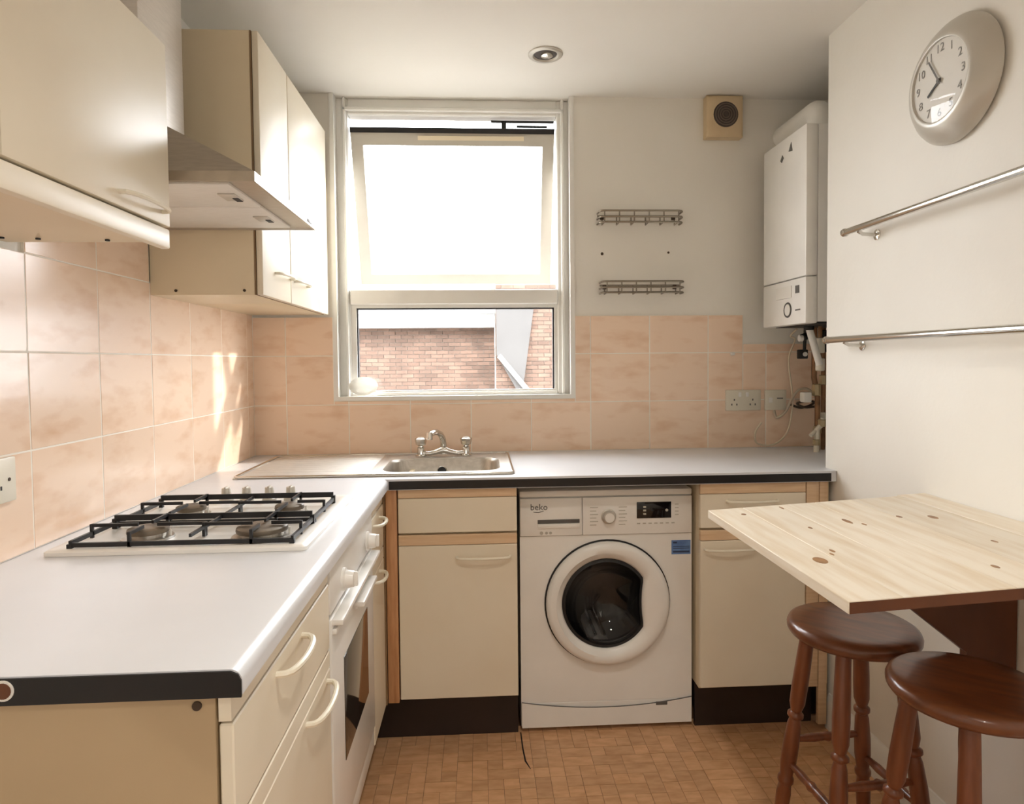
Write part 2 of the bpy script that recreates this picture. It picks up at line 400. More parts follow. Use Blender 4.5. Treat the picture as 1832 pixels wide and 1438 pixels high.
# tilted sash: local plane, hung at the top, foot swung outwards
ang = R(18.0); H = 0.66; top = Vector((0, 2.795, 2.262))
def sp(x, t, d):    # x across, t down the sash, d through it
    return Vector((x, 0, 0)) + top + Vector((0, math.sin(ang), -math.cos(ang)))*t + Vector((0, math.cos(ang), math.sin(ang)))*d
def sbox(bm, x0, x1, t0, t1, d0, d1):
    v = [bm.verts.new(sp(x, t, d)) for x, t, d in ((x0,t0,d0),(x1,t0,d0),(x1,t1,d0),(x0,t1,d0),(x0,t0,d1),(x1,t0,d1),(x1,t1,d1),(x0,t1,d1))]
    for q in ((0,3,2,1),(4,5,6,7),(0,1,5,4),(1,2,6,5),(2,3,7,6),(3,0,4,7)): bm.faces.new([v[i] for i in q])
bm = nb(); a, b = -0.532, 0.331
for q in ((a, a+0.05, 0, H), (b-0.05, b, 0, H), (a+0.05, b-0.05, 0.016, 0.066), (a+0.05, b-0.05, H-0.045, H)): sbox(bm, *q, 0, 0.045)
sash = obj('sash', bm, m_sash, win, label='white tilted opening sash')
bm = nb(); sbox(bm, a+0.045, b-0.045, 0.06, H-0.04, 0.022, 0.026); obj('pane', bm, m_glass, sash)
bm = nb(); sbox(bm, a, b, -0.006, 0.016, -0.004, 0.045); obj('seal', bm, m_black, sash, label='black seal along the top of the sash')
bm = nb(); sbox(bm, -0.25, 0.2, 0.026, 0.044, -0.004, 0.0); obj('vent_strip', bm, mat('yellowed_strip', (232,218,190), 0.45), sash)
bm = nb(); box(bm, (0.06, 2.80, 2.296), (0.33, 2.812, 2.303)); box(bm, (0.105, 2.80, 2.26), (0.125, 2.812, 2.30)); box(bm, (0.17, 2.80, 2.276), (0.30, 2.812, 2.283)); obj('hinge_arm', bm, m_black, win)
wn2 = thing('added_fill_window', 'added white framed window for fill light in the right wall beyond the table and stools', 'window', (XA+0.05, (RY0+RY1)/2, RZ0), kind='structure')  # unseen window, added to let fill daylight into the room
bm = nb()
for lo, hi in (((XA, RY0, RZ0), (XA+0.06, RY0+0.05, RZ1)), ((XA, RY1-0.05, RZ0), (XA+0.06, RY1, RZ1)), ((XA, RY0+0.05, RZ1-0.05), (XA+0.06, RY1-0.05, RZ1)), ((XA, RY0+0.05, RZ0), (XA+0.06, RY1-0.05, RZ0+0.05))): box(bm, lo, hi, 0.003, 1)
obj('frame', bm, m_upvc, wn2)
part('pane', m_glass, wn2, ((XA+0.02, RY0+0.05, RZ0+0.05), (XA+0.024, RY1-0.05, RZ1-0.05)))
# small oval dish leaning on the sill
bm = nb(); lathe(bm, [(0.0,0.0),(0.045,0.002),(0.058,0.012),(0.06,0.014),(0.054,0.012),(0.043,0.005),(0.0,0.004)], (0,0,0), n=28)
for v in bm.verts:
    x, y, z = v.co; v.co = Vector((x, z*-1, y*0.66)); v.co.rotate(Matrix.Rotation(R(-14), 3, 'X'))
bmesh.ops.translate(bm, verts=bm.verts, vec=Vector((-0.485, 2.754, 1.178)))
obj('soap_dish', bm, m_milky, None, label='small oval white dish leaning in the window corner', cat='dish')

# ================================================================== OUTSIDE
yard = part('ground', m_yard, None, ((-80, 2.86, -3.2), (80, 90, -3.0)), label='grey yard between the houses below the window', cat='ground', kind='structure')
fc_ = part('facade', mat('dark_brick_facade', (88,70,60), 0.9, col2=(76,60,52), scale=6), None, ((-9, 2.74, -3.2), (9, 2.84, -0.06)), ((-9, 2.74, ZC+0.11), (9, 2.84, 5.0)), ((-9, 2.74, -0.06), (XL-0.11, 2.84, ZC+0.11)), ((XA+0.11, 2.74, -0.06), (9, 2.84, ZC+0.11)), ((XL-0.2, 2.8445, -0.1), (WX0, 2.856, ZC+0.2)), ((WX1, 2.8445, -0.1), (XA+0.2, 2.856, ZC+0.2)), ((WX0, 2.8445, -0.1), (WX1, 2.856, WZ0)), ((WX0, 2.8445, ZC), (WX1, 2.856, ZC+0.2)), label='outer facade of the house around the kitchen window', cat='wall', kind='structure')
def bricks(x0, x1, z0, z1, y):
    bm = nb(); r = 0; z = z0
    while z < z1 - 0.02:
        x = x0 - (0.1125 if r % 2 else 0)
        while x < x1:
            a, b = max(x, x0), min(x+0.215, x1)
            if b-a > 0.03:
                dy = random.uniform(0, 0.006); p = [(a,y-dy,z),(b,y-dy,z),(b,y-dy,z+0.065),(a,y-dy,z+0.065)]
                q = [(X, y+0.02, Z) for X, _, Z in p]
                V = [bm.verts.new(k) for k in p+q]
                for f in ((0,1,2,3),(0,4,5,1),(1,5,6,2),(2,6,7,3),(3,7,4,0)): bm.faces.new([V[i] for i in f])
            x += 0.225
        z += 0.075; r += 1
    return bm
hs = thing('brick_house', 'neighbouring brick house with a white fascia seen through the window', 'building', (-2.5, 12.8, -3))
part('wall', m_mortar, hs, ((-7, 12.61, -3), (0.30, 12.9, 2.05)))
obj('brickwork', bricks(-7, 0.30, -0.6, 2.0, 12.6), m_brick, hs, kind='stuff')
part('fascia', m_fascia, hs, ((-7.1, 12.3, 1.92), (0.30, 12.62, 2.18)), label='white fascia board')
bm = nb(); V = [bm.verts.new(p) for p in ((-7.1,12.25,2.18),(0.30,12.25,2.18),(0.30,15.5,3.25),(-7.1,15.5,3.25))]; bm.faces.new(V); bmesh.ops.solidify(bm, geom=bm.faces[:], thickness=0.06)
obj('roof', bm, m_slate, hs)
hb = thing('brick_gable', 'taller pale brick gable with a grey rendered strip next to the neighbouring house', 'building', (2.5, 12.3, -3))
part('wall', m_mortar, hb, ((0.31, 12.11, -3), (6, 12.9, 2.75)))
obj('brickwork', bricks(0.31, 5.0, -0.6, 2.7, 12.1), m_brick, hb, kind='stuff')
bm = nb(); prism(bm, [(0.32,2.3),(1.02,2.3),(0.80,0.75),(0.68,0.75),(0.32,1.4)], 'y', 12.02, 12.1); obj('rendered_strip', bm, m_render, hb, label='smooth grey rendered strip')
bm = nb(); tube(bm, [(0.36,12.0,1.38),(0.98,12.0,0.62)], 0.045, 8); obj('sloping_pipe', bm, m_fascia, hb, label='white sloping waste pipe')
bm = nb(); tube(bm, [(-0.25,12.2,2.2),(0.24,12.2,2.6)], 0.04, 8); obj('gutter_pipe', bm, m_fascia, hs)

# ================================================================== WORKTOP
wt = thing('worktop', 'white laminate L-shaped worktop with worn black edging', 'worktop', (-0.3, 2.1, ZW-0.04))
th = 0.036; r = 0.016
prof = [(XL+0.008, ZW-th), (XF-0.004, ZW-th), (XF, ZW-th+0.004)] + [(XF - r + r*math.cos(t), ZW - r + r*math.sin(t)) for t in [PI/2*i/6 for i in range(7)]] + [(XL+0.008, ZW)]
bm = nb(); prism(bm, prof, 'y', YE+0.002, YF); obj('slab', bm, m_top, wt)
BX0, BX1, BY0, BY1 = -0.345, 0.070, 2.235, 2.545       # bowl hole
bm = nb()
for lo, hi in (((XL+0.008, YF, 0), (BX0, YB-0.008, 0)), ((BX0, YF, 0), (BX1, BY0, 0)), ((BX0, BY1, 0), (BX1, YB-0.008, 0)), ((BX1, YF, 0), (XR-0.002, YB-0.008, 0)), ((XR-0.002, YRE+0.002, 0), (XA-0.002, YB-0.008, 0))):
    box(bm, (lo[0], lo[1], ZW-th), (hi[0], hi[1], ZW))
obj('slab', bm, m_top, wt)
bm = nb(); prism(bm, [(x, z) for x, z in [(XL+0.008, ZW-th+0.001), (XF-0.001, ZW-th+0.001), (XF-0.001, ZW-0.014), (XF-0.005, ZW-0.006), (XF-0.014, ZW-0.002), (XL+0.008, ZW-0.002)]], 'y', YE-0.001, YE+0.002)
obj('edging', bm, m_dark, wt, label='black end edging of the worktop')
part('edging', m_dark, wt, ((XF+0.002, YF-0.0015, ZW-th+0.002), (XR-0.02, YF+0.001, ZW-0.007)), label='black front edging of the worktop')
bm = nb(); disc(bm, (-0.585, YE-0.0022, ZW-0.016), 0.013, 0.002, 'y', 20); ch = obj('edge_chip', bm, m_whitep, wt)
bm = nb(); disc(bm, (-0.585, YE-0.003, ZW-0.016), 0.010, 0.001, 'y', 20); obj('exposed_core', bm, m_brown, ch)

# ================================================================== BASE CABINETS
def door(parent, kind, name, face, a0, a1, z0, z1, strip=0.036, bev=0.002, m=None):
    """a front on the left run (face 'x', spans y) or the end run (face 'y', spans x)"""
    m = m or m_creaml
    t = 0.018
    if face == 'x': B = lambda p, q, s, e, d: ((XD-t, p, s), (XD+d, q, e))
    else: B = lambda p, q, s, e, d: ((p, YD-d, s), (q, YD+t, e))
    bm = nb(); lo, hi = B(a0, a1, z0, z1-strip if strip else z1, 0); box(bm, lo, hi, bev, 1)
    o = obj(name, bm, m, parent)
    if strip:
        bm = nb(); lo, hi = B(a0, a1, z1-strip+0.0015, z1, 0); box(bm, lo, hi, bev, 1)
        obj('top_strip', bm, m_strip if face == 'y' else m, o)
    return o
def hx(parent, y0, y1, z, proj=0.032):
    bm = nb(); bow(bm, (XD-0.002, y0, z), (XD-0.002, y1, z), (1,0,0), proj, 0.0055); obj('handle', bm, m_handle, parent, label='cream bow handle')
def hy(parent, x0, x1, z, proj=0.028):
    bm = nb(); bow(bm, (x0, YD+0.002, z), (x1, YD+0.002, z), (0,-1,0), proj, 0.0045); obj('handle', bm, m_handle, parent, label='cream bow handle')
ZB = 0.155; ZT = ZW-th-0.001
# end unit of the left run
cb = thing('base_cabinet', 'cream drawer cabinet at the open end of the worktop beside the oven', 'cabinet', (-0.63, 1.08, 0))
part('carcass', m_cream, cb, ((XL+0.01, YE+0.036, ZB), (XD-0.022, 1.352, ZT)), bev=0.001)
part('end_panel', m_carc, cb, ((XL+0.01, YE+0.016, 0), (XD-0.022, YE+0.034, ZT)), bev=0.001)
bm = nb(); disc(bm, (-0.362, YE+0.0135, 0.848), 0.006, 0.003, 'y', 14); obj('screw_cap', bm, m_screw, cb)
part('top_rail', m_creaml, cb, ((XD-0.018, YE+0.016, 0.826), (XD-0.002, 1.352, ZT)))
dr = door(cb, 0, 'drawer_front', 'x', YE+0.016, 1.352, 0.687, 0.822, 0)
hx(dr, 1.005, 1.150, 0.800)
dd = door(cb, 0, 'door', 'x', YE+0.016, 1.352, ZB, 0.682); hx(dd, 1.165, 1.325, 0.630)
# oven
ov = thing('oven', 'white built-in electric oven with dark glass door', 'oven', (-0.62, 1.62, ZB))
part('body', m_white, ov, ((XL+0.06, 1.358, ZB), (XD-0.02, 1.882, ZT)))
part('control_panel', m_white, ov, ((XD-0.018, 1.358, 0.752), (XD+0.002, 1.882, 0.862)), bev=0.003)
bm = nb(); box(bm, (XD-0.018, 1.360, 0.22), (XD+0.003, 1.880, 0.742), 0.004); od = obj('oven_door', bm, m_white, ov)
part('door_window', m_ovglass, od, ((XD+0.002, 1.472, 0.372), (XD+0.0045, 1.776, 0.612)), bev=0.001, label='dark tinted glass')
part('top_ledge', m_white, od, ((XD+0.002, 1.366, 0.728), (XD+0.026, 1.875, 0.740)), ((XD+0.002, 1.366, 0.708), (XD+0.012, 1.875, 0.720)), bev=0.002)
part('grip', m_white, od, ((XD+0.004, 1.59, 0.682), (XD+0.030, 1.79, 0.694)), ((XD+0.002, 1.60, 0.672), (XD+0.012, 1.78, 0.684)), bev=0.002)
part('lower_panel', m_white, ov, ((XD-0.018, 1.360, ZB), (XD-0.001, 1.880, 0.214)), bev=0.003)
for y in (1.482, 1.797):
    bm = nb(); lathe(bm, [(0.026,0),(0.026,0.006),(0.021,0.008),(0.0185,0.024),(0.0175,0.026),(0,0.026)], (XD+0.002, y, 0.788), 'x', 24); k = obj('knob', bm, m_white, ov)
    bm = nb(); box(bm, (XD+0.026, y-0.004, 0.772), (XD+0.036, y+0.004, 0.805), 0.002); obj('pointer', bm, m_white, k)
# narrow unit in the corner
cc = thing('base_cabinet', 'narrow cream cabinet between the oven and the corner post', 'cabinet', (-0.62, 1.99, 0))
part('carcass', m_cream, cc, ((XL+0.01, 1.888, ZB), (XD-0.022, 2.10, ZT)))
part('top_rail', m_creaml, cc, ((XD-0.018, 1.888, 0.826), (XD-0.002, 2.112, ZT)))
dr = door(cc, 0, 'drawer_front', 'x', 1.888, 2.112, 0.687, 0.822, 0); hx(dr, 1.915, 2.025, 0.797)
dd = door(cc, 0, 'door', 'x', 1.888, 2.112, ZB, 0.682); hx(dd, 1.905, 2.015, 0.632)
part('corner_filler', m_edge, cc, ((-0.345, 2.114, ZB), (-0.3135, 2.15, ZT)))
part('plinth', m_plinth, None, ((-0.385, YE+0.04, 0), (-0.372, 2.19, ZB-0.002)), label='dark brown plinth board under the oven run', cat='plinth')
# corner post
bm = nb(); box(bm, (-0.312, YD-0.004, ZB), (-0.276, YD+0.03, ZT), 0.002); obj('corner_post', bm, m_post, None, label='pine-coloured corner post beside the sink cabinet', cat='post')
# sink unit
cs = thing('base_cabinet', 'cream sink cabinet with a blank drawer front next to the washing machine', 'cabinet', (-0.08, 2.4, 0))
part('carcass', m_cream, cs, ((-0.272, YD+0.02, ZB), (0.118, 2.21, ZT)), ((-0.272, 2.19, ZB), (-0.256, 2.7, ZT)), ((0.102, 2.19, ZB), (0.118, 2.7, ZT)))
door(cs, 0, 'drawer_front', 'y', -0.272, 0.118, 0.718, ZT-0.001, 0.030)
dd = door(cs, 0, 'door', 'y', -0.272, 0.118, ZB+0.008, 0.711); hy(dd, -0.082, 0.095, 0.635)
part('plinth', m_plinth, None, ((-0.371, 2.195, 0), (0.120, 2.21, ZB-0.002)), label='dark brown plinth board under the sink cabinet', cat='plinth')
# right unit
cr = thing('base_cabinet', 'cream drawer cabinet between washing machine and right wall', 'cabinet', (0.95, 2.4, 0))
part('carcass', m_cream, cr, ((0.738, YD+0.02, ZB), (1.19, YRE+0.003, ZT)), ((0.738, YRE, ZB), (0.754, 2.7, ZT)))
dr = door(cr, 0, 'drawer_front', 'y', 0.736, 1.100, 0.712, ZT-0.001, 0.036); hy(dr, 0.825, 1.000, 0.802)
dd = door(cr, 0, 'door', 'y', 0.736, 1.100, ZB+0.010, 0.704); hy(dd, 0.749, 0.923, 0.640)
part('end_post', m_strip, cr, ((1.103, YD, ZB), (1.146, YD+0.02, ZT-0.001)), bev=0.002)
part('filler', m_strip, cr, ((1.150, YD+0.004, 0.02), (XR-0.02, YD+0.02, ZT-0.001)), bev=0.002)
part('plinth', m_plinth, None, ((0.738, 2.19, 0), (1.155, 2.205, ZB-0.002)), label='dark brown plinth board under the drawer cabinet by the right wall', cat='plinth')

# ================================================================== WASHING MACHINE
MX0, MX1, MY, MZ0, MZ1 = 0.131, 0.728, 2.195, 0.014, 0.836
DX, DZ = 0.432, 0.446
wm = thing('washing_machine', 'white front-loading washing machine under the worktop', 'washing machine', (0.43, 2.45, 0))
n = 64
angs = sorted([2*PI*i/n for i in range(n)] + [math.atan2(z-DZ, x-DX) % (2*PI) for x in (MX0, MX1) for z in (0.10, 0.68)])
def ray_rect(t, x0, x1, z0, z1):
    cx, sz = math.cos(t), math.sin(t)
    k = min([((x1 if cx > 0 else x0)-DX)/cx if abs(cx) > 1e-6 else 9, ((z1 if sz > 0 else z0)-DZ)/sz if abs(sz) > 1e-6 else 9])
    return (DX + cx*k, DZ + sz*k)
bm = nb()
rect = [ray_rect(t, MX0, MX1, 0.10, 0.68) for t in angs]; circ = [(DX+0.19*math.cos(t), DZ+0.19*math.sin(t)) for t in angs]
loops(bm, [[(x, 2.70, z) for x, z in rect], [(x, MY, z) for x, z in rect], [(x, MY, z) for x, z in circ], [(x, MY+0.05, z) for x, z in circ]])
box(bm, (MX0, MY, MZ0+0.002), (MX1, 2.70, 0.0995), 0.003, 1); box(bm, (MX0, MY+0.004, 0.6805), (MX1, 2.70, MZ1-0.024), 0.002, 1)
obj('body', bm, m_white, wm)
part('lid', m_white, wm, ((MX0-0.001, MY-0.002, MZ1-0.023), (MX1+0.001, 2.70, MZ1)), bev=0.006)
bm = nb()   # curved kick panel
bot = [(MX0+0.002, MZ0+0.002), (MX1-0.002, MZ0+0.002)]
top_ = [(MX1-0.002-(MX1-MX0-0.004)*i/16, 0.104-0.026*(1-(2*i/16-1)**2)) for i in range(17)]
prism(bm, bot+top_, 'y', MY-0.006, MY); obj('kick_panel', bm, m_white, wm)
bm = nb(); tube(bm, [(x, MY-0.0045, z+0.001) for x, z in top_], 0.0018, 6); obj('panel_seam', bm, m_ink, wm)
bm = nb(); box(bm, (0.600, MY-0.0075, 0.080), (0.640, MY-0.006, 0.092), 0.0005); obj('filter_flap', bm, m_ink, wm)
part('control_panel', m_white, wm, ((0.3475, MY-0.006, 0.682), (MX1-0.001, MY+0.004, 0.811)), bev=0.002)
dw = part('detergent_drawer', m_white, wm, ((MX0+0.001, MY-0.006, 0.682), (0.3435, MY+0.004, 0.811)), bev=0.002)
part('grip_slot', m_ink, dw, ((0.192, MY-0.0075, 0.725), (0.336, MY-0.0055, 0.738)))
part('grip_lip', m_white, dw, ((0.192, MY-0.010, 0.708), (0.336, MY-0.005, 0.7245)), bev=0.002)
text('logo_lettering', 'beko', 0.030, m_ink, dw, (0.197, MY-0.0068, 0.781), (1,0,0), (0,0,1))
bm = nb(); tube(bm, [(0.178,MY-0.007,0.7655),(0.196,MY-0.007,0.764),(0.213,MY-0.007,0.768)], 0.0011, 6); obj('logo_swoosh', bm, m_ink, dw)
for x in (0.205, 0.222, 0.236):
    bm = nb(); disc(bm, (x, MY-0.0068, 0.692), 0.005 if x > 0.21 else 0.006, 0.001, 'y', 12); obj('compartment_symbol', bm, mat('pale_print', (190,184,172), 0.6), dw)
bm = nb(); lathe(bm, [(0.026,0),(0.026,-0.004),(0.022,-0.006),(0.020,-0.022),(0.018,-0.024),(0,-0.024)], (0.436, MY-0.005, 0.745), 'y', 28); dl = obj('program_dial', bm, m_silver, wm)
bm = nb(); disc(bm, (0.436, MY-0.0305, 0.745), 0.016, 0.002, 'y', 24); obj('dial_cap', bm, m_white, dl)
pale = mat('pale_print', (190,184,172), 0.6)
for i in range(6):
    for s, x0 in ((0, 0.372), (1, 0.472)):
        wdt = 0.028
        bm = nb(); box(bm, (x0, MY-0.0068, 0.775-i*0.012), (x0+wdt-(i%2)*0.006, MY-0.0055, 0.7775-i*0.012)); obj('program_mark', bm, pale, wm)
part('display', m_display, wm, ((0.534, MY-0.0085, 0.736), (0.654, MY-0.005, 0.792)), bev=0.001, label='black display window')
ds = wm.children[-1]
for z in (0.748, 0.760, 0.772):
    bm = nb(); box(bm, (0.556, MY-0.0095, z), (0.566, MY-0.0083, z+0.006)); obj('display_icon', bm, pale, ds)
bm = nb(); disc(bm, (0.638, MY-0.0095, 0.763), 0.005, 0.001, 'y', 12); obj('display_icon', bm, pale, ds)
for i in range(7):
    bm = nb(); box(bm, (0.535+i*0.02, MY-0.0068, 0.716), (0.546+i*0.02, MY-0.0055, 0.720)); obj('button_mark', bm, pale, wm)
for i in range(4):
    bm = nb(); box(bm, (0.668, MY-0.0068, 0.745+i*0.012), (0.680, MY-0.0055, 0.7475+i*0.012)); obj('button_mark', bm, pale, wm)
st = part('sticker', m_blue, wm, ((0.657, MY-0.0008, 0.606), (0.724, MY+0.0004, 0.655)), label='blue energy sticker')
m_dkblue = mat('dark_blue_ink', (52,66,96), 0.5)
for z in (0.644, 0.632, 0.626, 0.612):
    bm = nb(); box(bm, (0.662, MY-0.0014, z), (0.720 if z != 0.644 else 0.676, MY-0.0007, z+(0.006 if z in (0.644,0.612) else 0.002))); obj('sticker_line', bm, m_dkblue, st)
# door ring with the D-shaped porthole
def dloop(k, y):
    out = []
    for i in range(n):
        t = 2*PI*i/n; x = 0.153*math.cos(t); z = 0.155*math.sin(t)
        lim = 0.128 - 0.006*max(0, 1-(z/0.07)**2)
        if x > lim: x = lim
        out.append((DX-0.006 + x*k, y, DZ + z*k))
    return out
def cl(rr, y, c=(DX, DZ)): return [(c[0]+rr*math.cos(2*PI*i/n), y, c[1]+rr*math.sin(2*PI*i/n)) for i in range(n)]
bm = nb(); loops(bm, [cl(0.2185, MY-0.0005), cl(0.2185, MY-0.004), cl(0.212, MY-0.0045)]); gr = obj('door_seam', bm, m_black, wm)
bm = nb(); loops(bm, [cl(0.213, MY-0.001), cl(0.2135, MY-0.016), cl(0.209, MY-0.026), cl(0.198, MY-0.031), cl(0.180, MY-0.032), dloop(1.13, MY-0.028), dloop(1.04, MY-0.022), dloop(1.0, MY-0.012), dloop(0.99, MY+0.01)])
dor = obj('porthole_door', bm, m_white, wm, angle=50)
bm = nb(); loops(bm, [dloop(1.0, MY-0.013), dloop(0.93, MY-0.017), dloop(0.92, MY+0.002), dloop(0.99, MY+0.004)]); obj('glass_rim', bm, m_black, dor)
bm = nb(); loops(bm, [dloop(0.925, MY-0.012), dloop(0.85, MY+0.004), dloop(0.68, MY+0.03), dloop(0.45, MY+0.05), dloop(0.2, MY+0.058), dloop(0.002, MY+0.060)]); obj('glass_bowl', bm, m_doorgl, dor, angle=60)
bm = nb(); loops(bm, [cl(0.205, MY+0.02), cl(0.16, MY+0.05), cl(0.165, MY+0.075), cl(0.20, MY+0.08)]); obj('gasket', bm, m_black, wm)
bm = nb(); loops(bm, [cl(0.17, MY+0.085), cl(0.225, MY+0.09), cl(0.225, MY+0.36), cl(0.01, MY+0.38)]); dm = obj('drum', bm, m_drum, wm)
for a in (148, 268, 28):
    t = R(a); p = Vector((DX+0.195*math.cos(t), 0, DZ+0.195*math.sin(t)))
    bm = nb(); tube(bm, [(p.x, MY+0.11, p.z), (p.x, MY+0.34, p.z)], 0.035, 10); pd = obj('drum_paddle', bm, m_silver, dm)
    for q in (-0.3, 0.3):
        u_ = Vector((DX+0.16*math.cos(t+q*0.35), 0, DZ+0.16*math.sin(t+q*0.35))); bm = nb(); tube(bm, [(u_.x, MY+0.11, u_.z), (u_.x, MY+0.34, u_.z)], 0.006, 8); obj('paddle_ridge', bm, m_chrome, dm)
for x in (MX0+0.05, MX1-0.05):
    for y in (MY+0.05, 2.65):
        bm = nb(); disc(bm, (x, y, 0.0), 0.02, MZ0+0.004, 'z', 14); obj('foot', bm, m_black, wm)

# ================================================================== SINK + TAP
sk = thing('sink', 'stainless steel inset sink with a ribbed drainer under the window', 'sink', (-0.35, 2.40, ZW))
SX0, SX1, SY0, SY1 = -0.815, 0.115, 2.165, 2.650
XM_ = -0.385
bm = nb(); k = 6
loops(bm, [rrect(XM_, SX1, SY0, SY1, 0.02, ZW+0.001, k), rrect(XM_+0.001, SX1-0.001, SY0+0.001, SY1-0.001, 0.02, ZW+0.007, k), rrect(XM_+0.004, SX1-0.008, SY0+0.008, SY1-0.008, 0.02, ZW+0.007, k),
           rrect(XM_+0.008, SX1-0.014, SY0+0.014, SY1-0.014, 0.02, ZW+0.003, k), rrect(BX0, BX1, BY0, BY1, 0.07, ZW+0.003, k), rrect(BX0+0.006, BX1-0.006, BY0+0.006, BY1-0.006, 0.068, ZW-0.006, k),
           rrect(BX0+0.015, BX1-0.015, BY0+0.015, BY1-0.015, 0.06, ZW-0.13, k), rrect(BX0+0.035, BX1-0.035, BY0+0.035, BY1-0.035, 0.05, ZW-0.148, k)], cap1=True)
obj('bowl', bm, m_steel, sk)
bm = nb(); nx, ny = 12, 60
G = []
for j in range(ny+1):
    y = SY0 + (SY1-SY0)*j/ny; row = []
    for i in range(nx+1):
        x = SX0 + (XM_-SX0)*i/nx
        z = ZW+0.004
        inr = 1 <= i <= nx-1 and SY0+0.05 < y < SY1-0.05
        if inr: z = ZW+0.0045 + 0.004*math.sin((y-SY0)*2*PI/0.048)
        if i == 0 or j in (0, ny): z = ZW+0.001
        elif i == 1 and not inr or j in (1, 2, ny-1, ny-2): z = ZW+0.007
        row.append(bm.verts.new((x, y, z)))
    G.append(row)
for j in range(ny):
    for i in range(nx): bm.faces.new([G[j][i], G[j][i+1], G[j+1][i+1], G[j+1][i]])
obj('drainer', bm, m_drain, sk, angle=60)
bm = nb(); tube(bm, rrect(SX0+0.004, SX1-0.004, SY0+0.004, SY1-0.004, 0.02, ZW+0.0055, 5), 0.0045, 8, closed=True); obj('rim', bm, m_chrome, sk, angle=60)
bm = nb(); disc(bm, (-0.150, BY1-0.016, ZW-0.045), 0.018, 0.004, 'y', 20); ofl = obj('overflow', bm, m_black, sk)
bm = nb(); tube(bm, arc((-0.150, BY1-0.0165, ZW-0.045), (1,0,0), (0,0,1), 0.018, 0, 2*PI, 20)[:-1], 0.002, 6, closed=True); obj('overflow_rim', bm, m_chrome, ofl)
bm = nb(); lathe(bm, [(0.035,0),(0.033,0.003),(0.02,0.001),(0,0.001)], (-0.14, 2.39, ZW-0.148), n=24); obj('waste', bm, m_chrome, sk)
tp = thing('mixer_tap', 'chrome mixer tap with a curved spout behind the sink', 'tap', (-0.148, 2.595, ZW+0.004))
TY = 2.600; TZ = ZW+0.004
for s, x in ((-1, -0.237), (1, -0.057)):
    bm = nb(); lathe(bm, [(0.022,0),(0.022,0.004),(0.014,0.008),(0.013,0.030),(0.016,0.034),(0.011,0.038),(0.011,0.046)], (x, TY, TZ), n=20); obj('pillar', bm, m_chrome, tp)
    bm = nb(); lathe(bm, [(0.010,0.040),(0.020,0.046),(0.024,0.066),(0.024,0.070),(0.018,0.073),(0,0.073)], (x, TY, TZ), n=8); hd = obj('tap_head', bm, m_chrome, tp, angle=20)
    bm = nb(); disc(bm, (x, TY, TZ+0.073), 0.012, 0.002, 'z', 16); obj('head_button', bm, m_white, hd)
bm = nb(); tube(bm, [(-0.237,TY,TZ+0.014),(-0.205,TY,TZ+0.010),(-0.175,TY,TZ+0.016),(-0.147,TY,TZ+0.026),(-0.119,TY,TZ+0.016),(-0.089,TY,TZ+0.010),(-0.057,TY,TZ+0.014)], [0.010,0.0095,0.011,0.016,0.011,0.0095,0.010], 12); obj('bridge', bm, m_chrome, tp)
bm = nb(); tube(bm, [(-0.147,TY,TZ+0.02),(-0.147,TY,TZ+0.045),(-0.149,TY-0.012,TZ+0.070),(-0.156,TY-0.045,TZ+0.092),(-0.168,TY-0.085,TZ+0.104),(-0.180,TY-0.125,TZ+0.106),(-0.189,TY-0.150,TZ+0.102)], [0.013,0.0125,0.012,0.0115,0.011,0.0105,0.0105], 14); sp_ = obj('spout', bm, m_chrome, tp, angle=60)
bm = nb(); lathe(bm, [(0.0115,0.006),(0.0125,0),(0.0125,-0.022),(0.009,-0.022),(0.009,-0.02)], (-0.191, TY-0.158, TZ+0.106), n=16); ae = obj('aerator', bm, m_chrome, sp_)

# ================================================================== HOB
hb_ = thing('gas_hob', 'white four-burner gas hob set into the worktop', 'hob', (-0.61, 1.58, ZW))
HX0, HX1, HY0, HY1 = -0.872, -0.355, 1.325, 1.832
bm = nb(); loops(bm, [rrect(HX0, HX1, HY0, HY1, 0.012, ZW+0.0005, 3), rrect(HX0, HX1, HY0, HY1, 0.012, ZW+0.008, 3), rrect(HX0+0.006, HX1-0.006, HY0+0.006, HY1-0.006, 0.010, ZW+0.0115, 3),
                     rrect(HX0+0.030, HX1-0.030, HY0+0.024, HY1-0.03, 0.010, ZW+0.0115, 3), rrect(HX0+0.036, HX1-0.036, HY0+0.03, HY1-0.036, 0.010, ZW+0.009, 3)], True, True)
obj('plate', bm, m_white, hb_)
BUR = [(-0.712, 1.420, 0.040), (-0.470, 1.412, 0.052), (-0.712, 1.628, 0.034), (-0.472, 1.620, 0.034)]
for x, y, rr in BUR:
    bm = nb(); lathe(bm, [(rr+0.012,0),(rr+0.010,0.004),(rr*0.85,0.005),(rr*0.85,0.014)], (x, y, ZW+0.009), n=28); bu = obj('burner', bm, m_steel, hb_)
    bm = nb(); lathe(bm, [(rr,0.013),(rr+0.001,0.016),(rr,0.022),(rr*0.9,0.024),(0,0.0245)], (x, y, ZW+0.009), n=28); obj('burner_cap', bm, m_burner, bu)
    bm = nb(); disc(bm, (x+rr+0.004, y+0.006, ZW+0.009), 0.0025, 0.018, 'z', 8); obj('igniter', bm, m_whitep, bu)
ZG = ZW+0.028
def bar(bm, a, b, h=0.009, w_=0.006, z=ZG):
    a, b = Vector((*a, z)), Vector((*b, z)); d = (b-a).normalized(); s = Vector((-d.y, d.x, 0))*w_/2; u = Vector((0,0,h/2))
    loops(bm, [[p+s+u, p-s+u, p-s-u, p+s-u] for p in (a, b)], True, True)
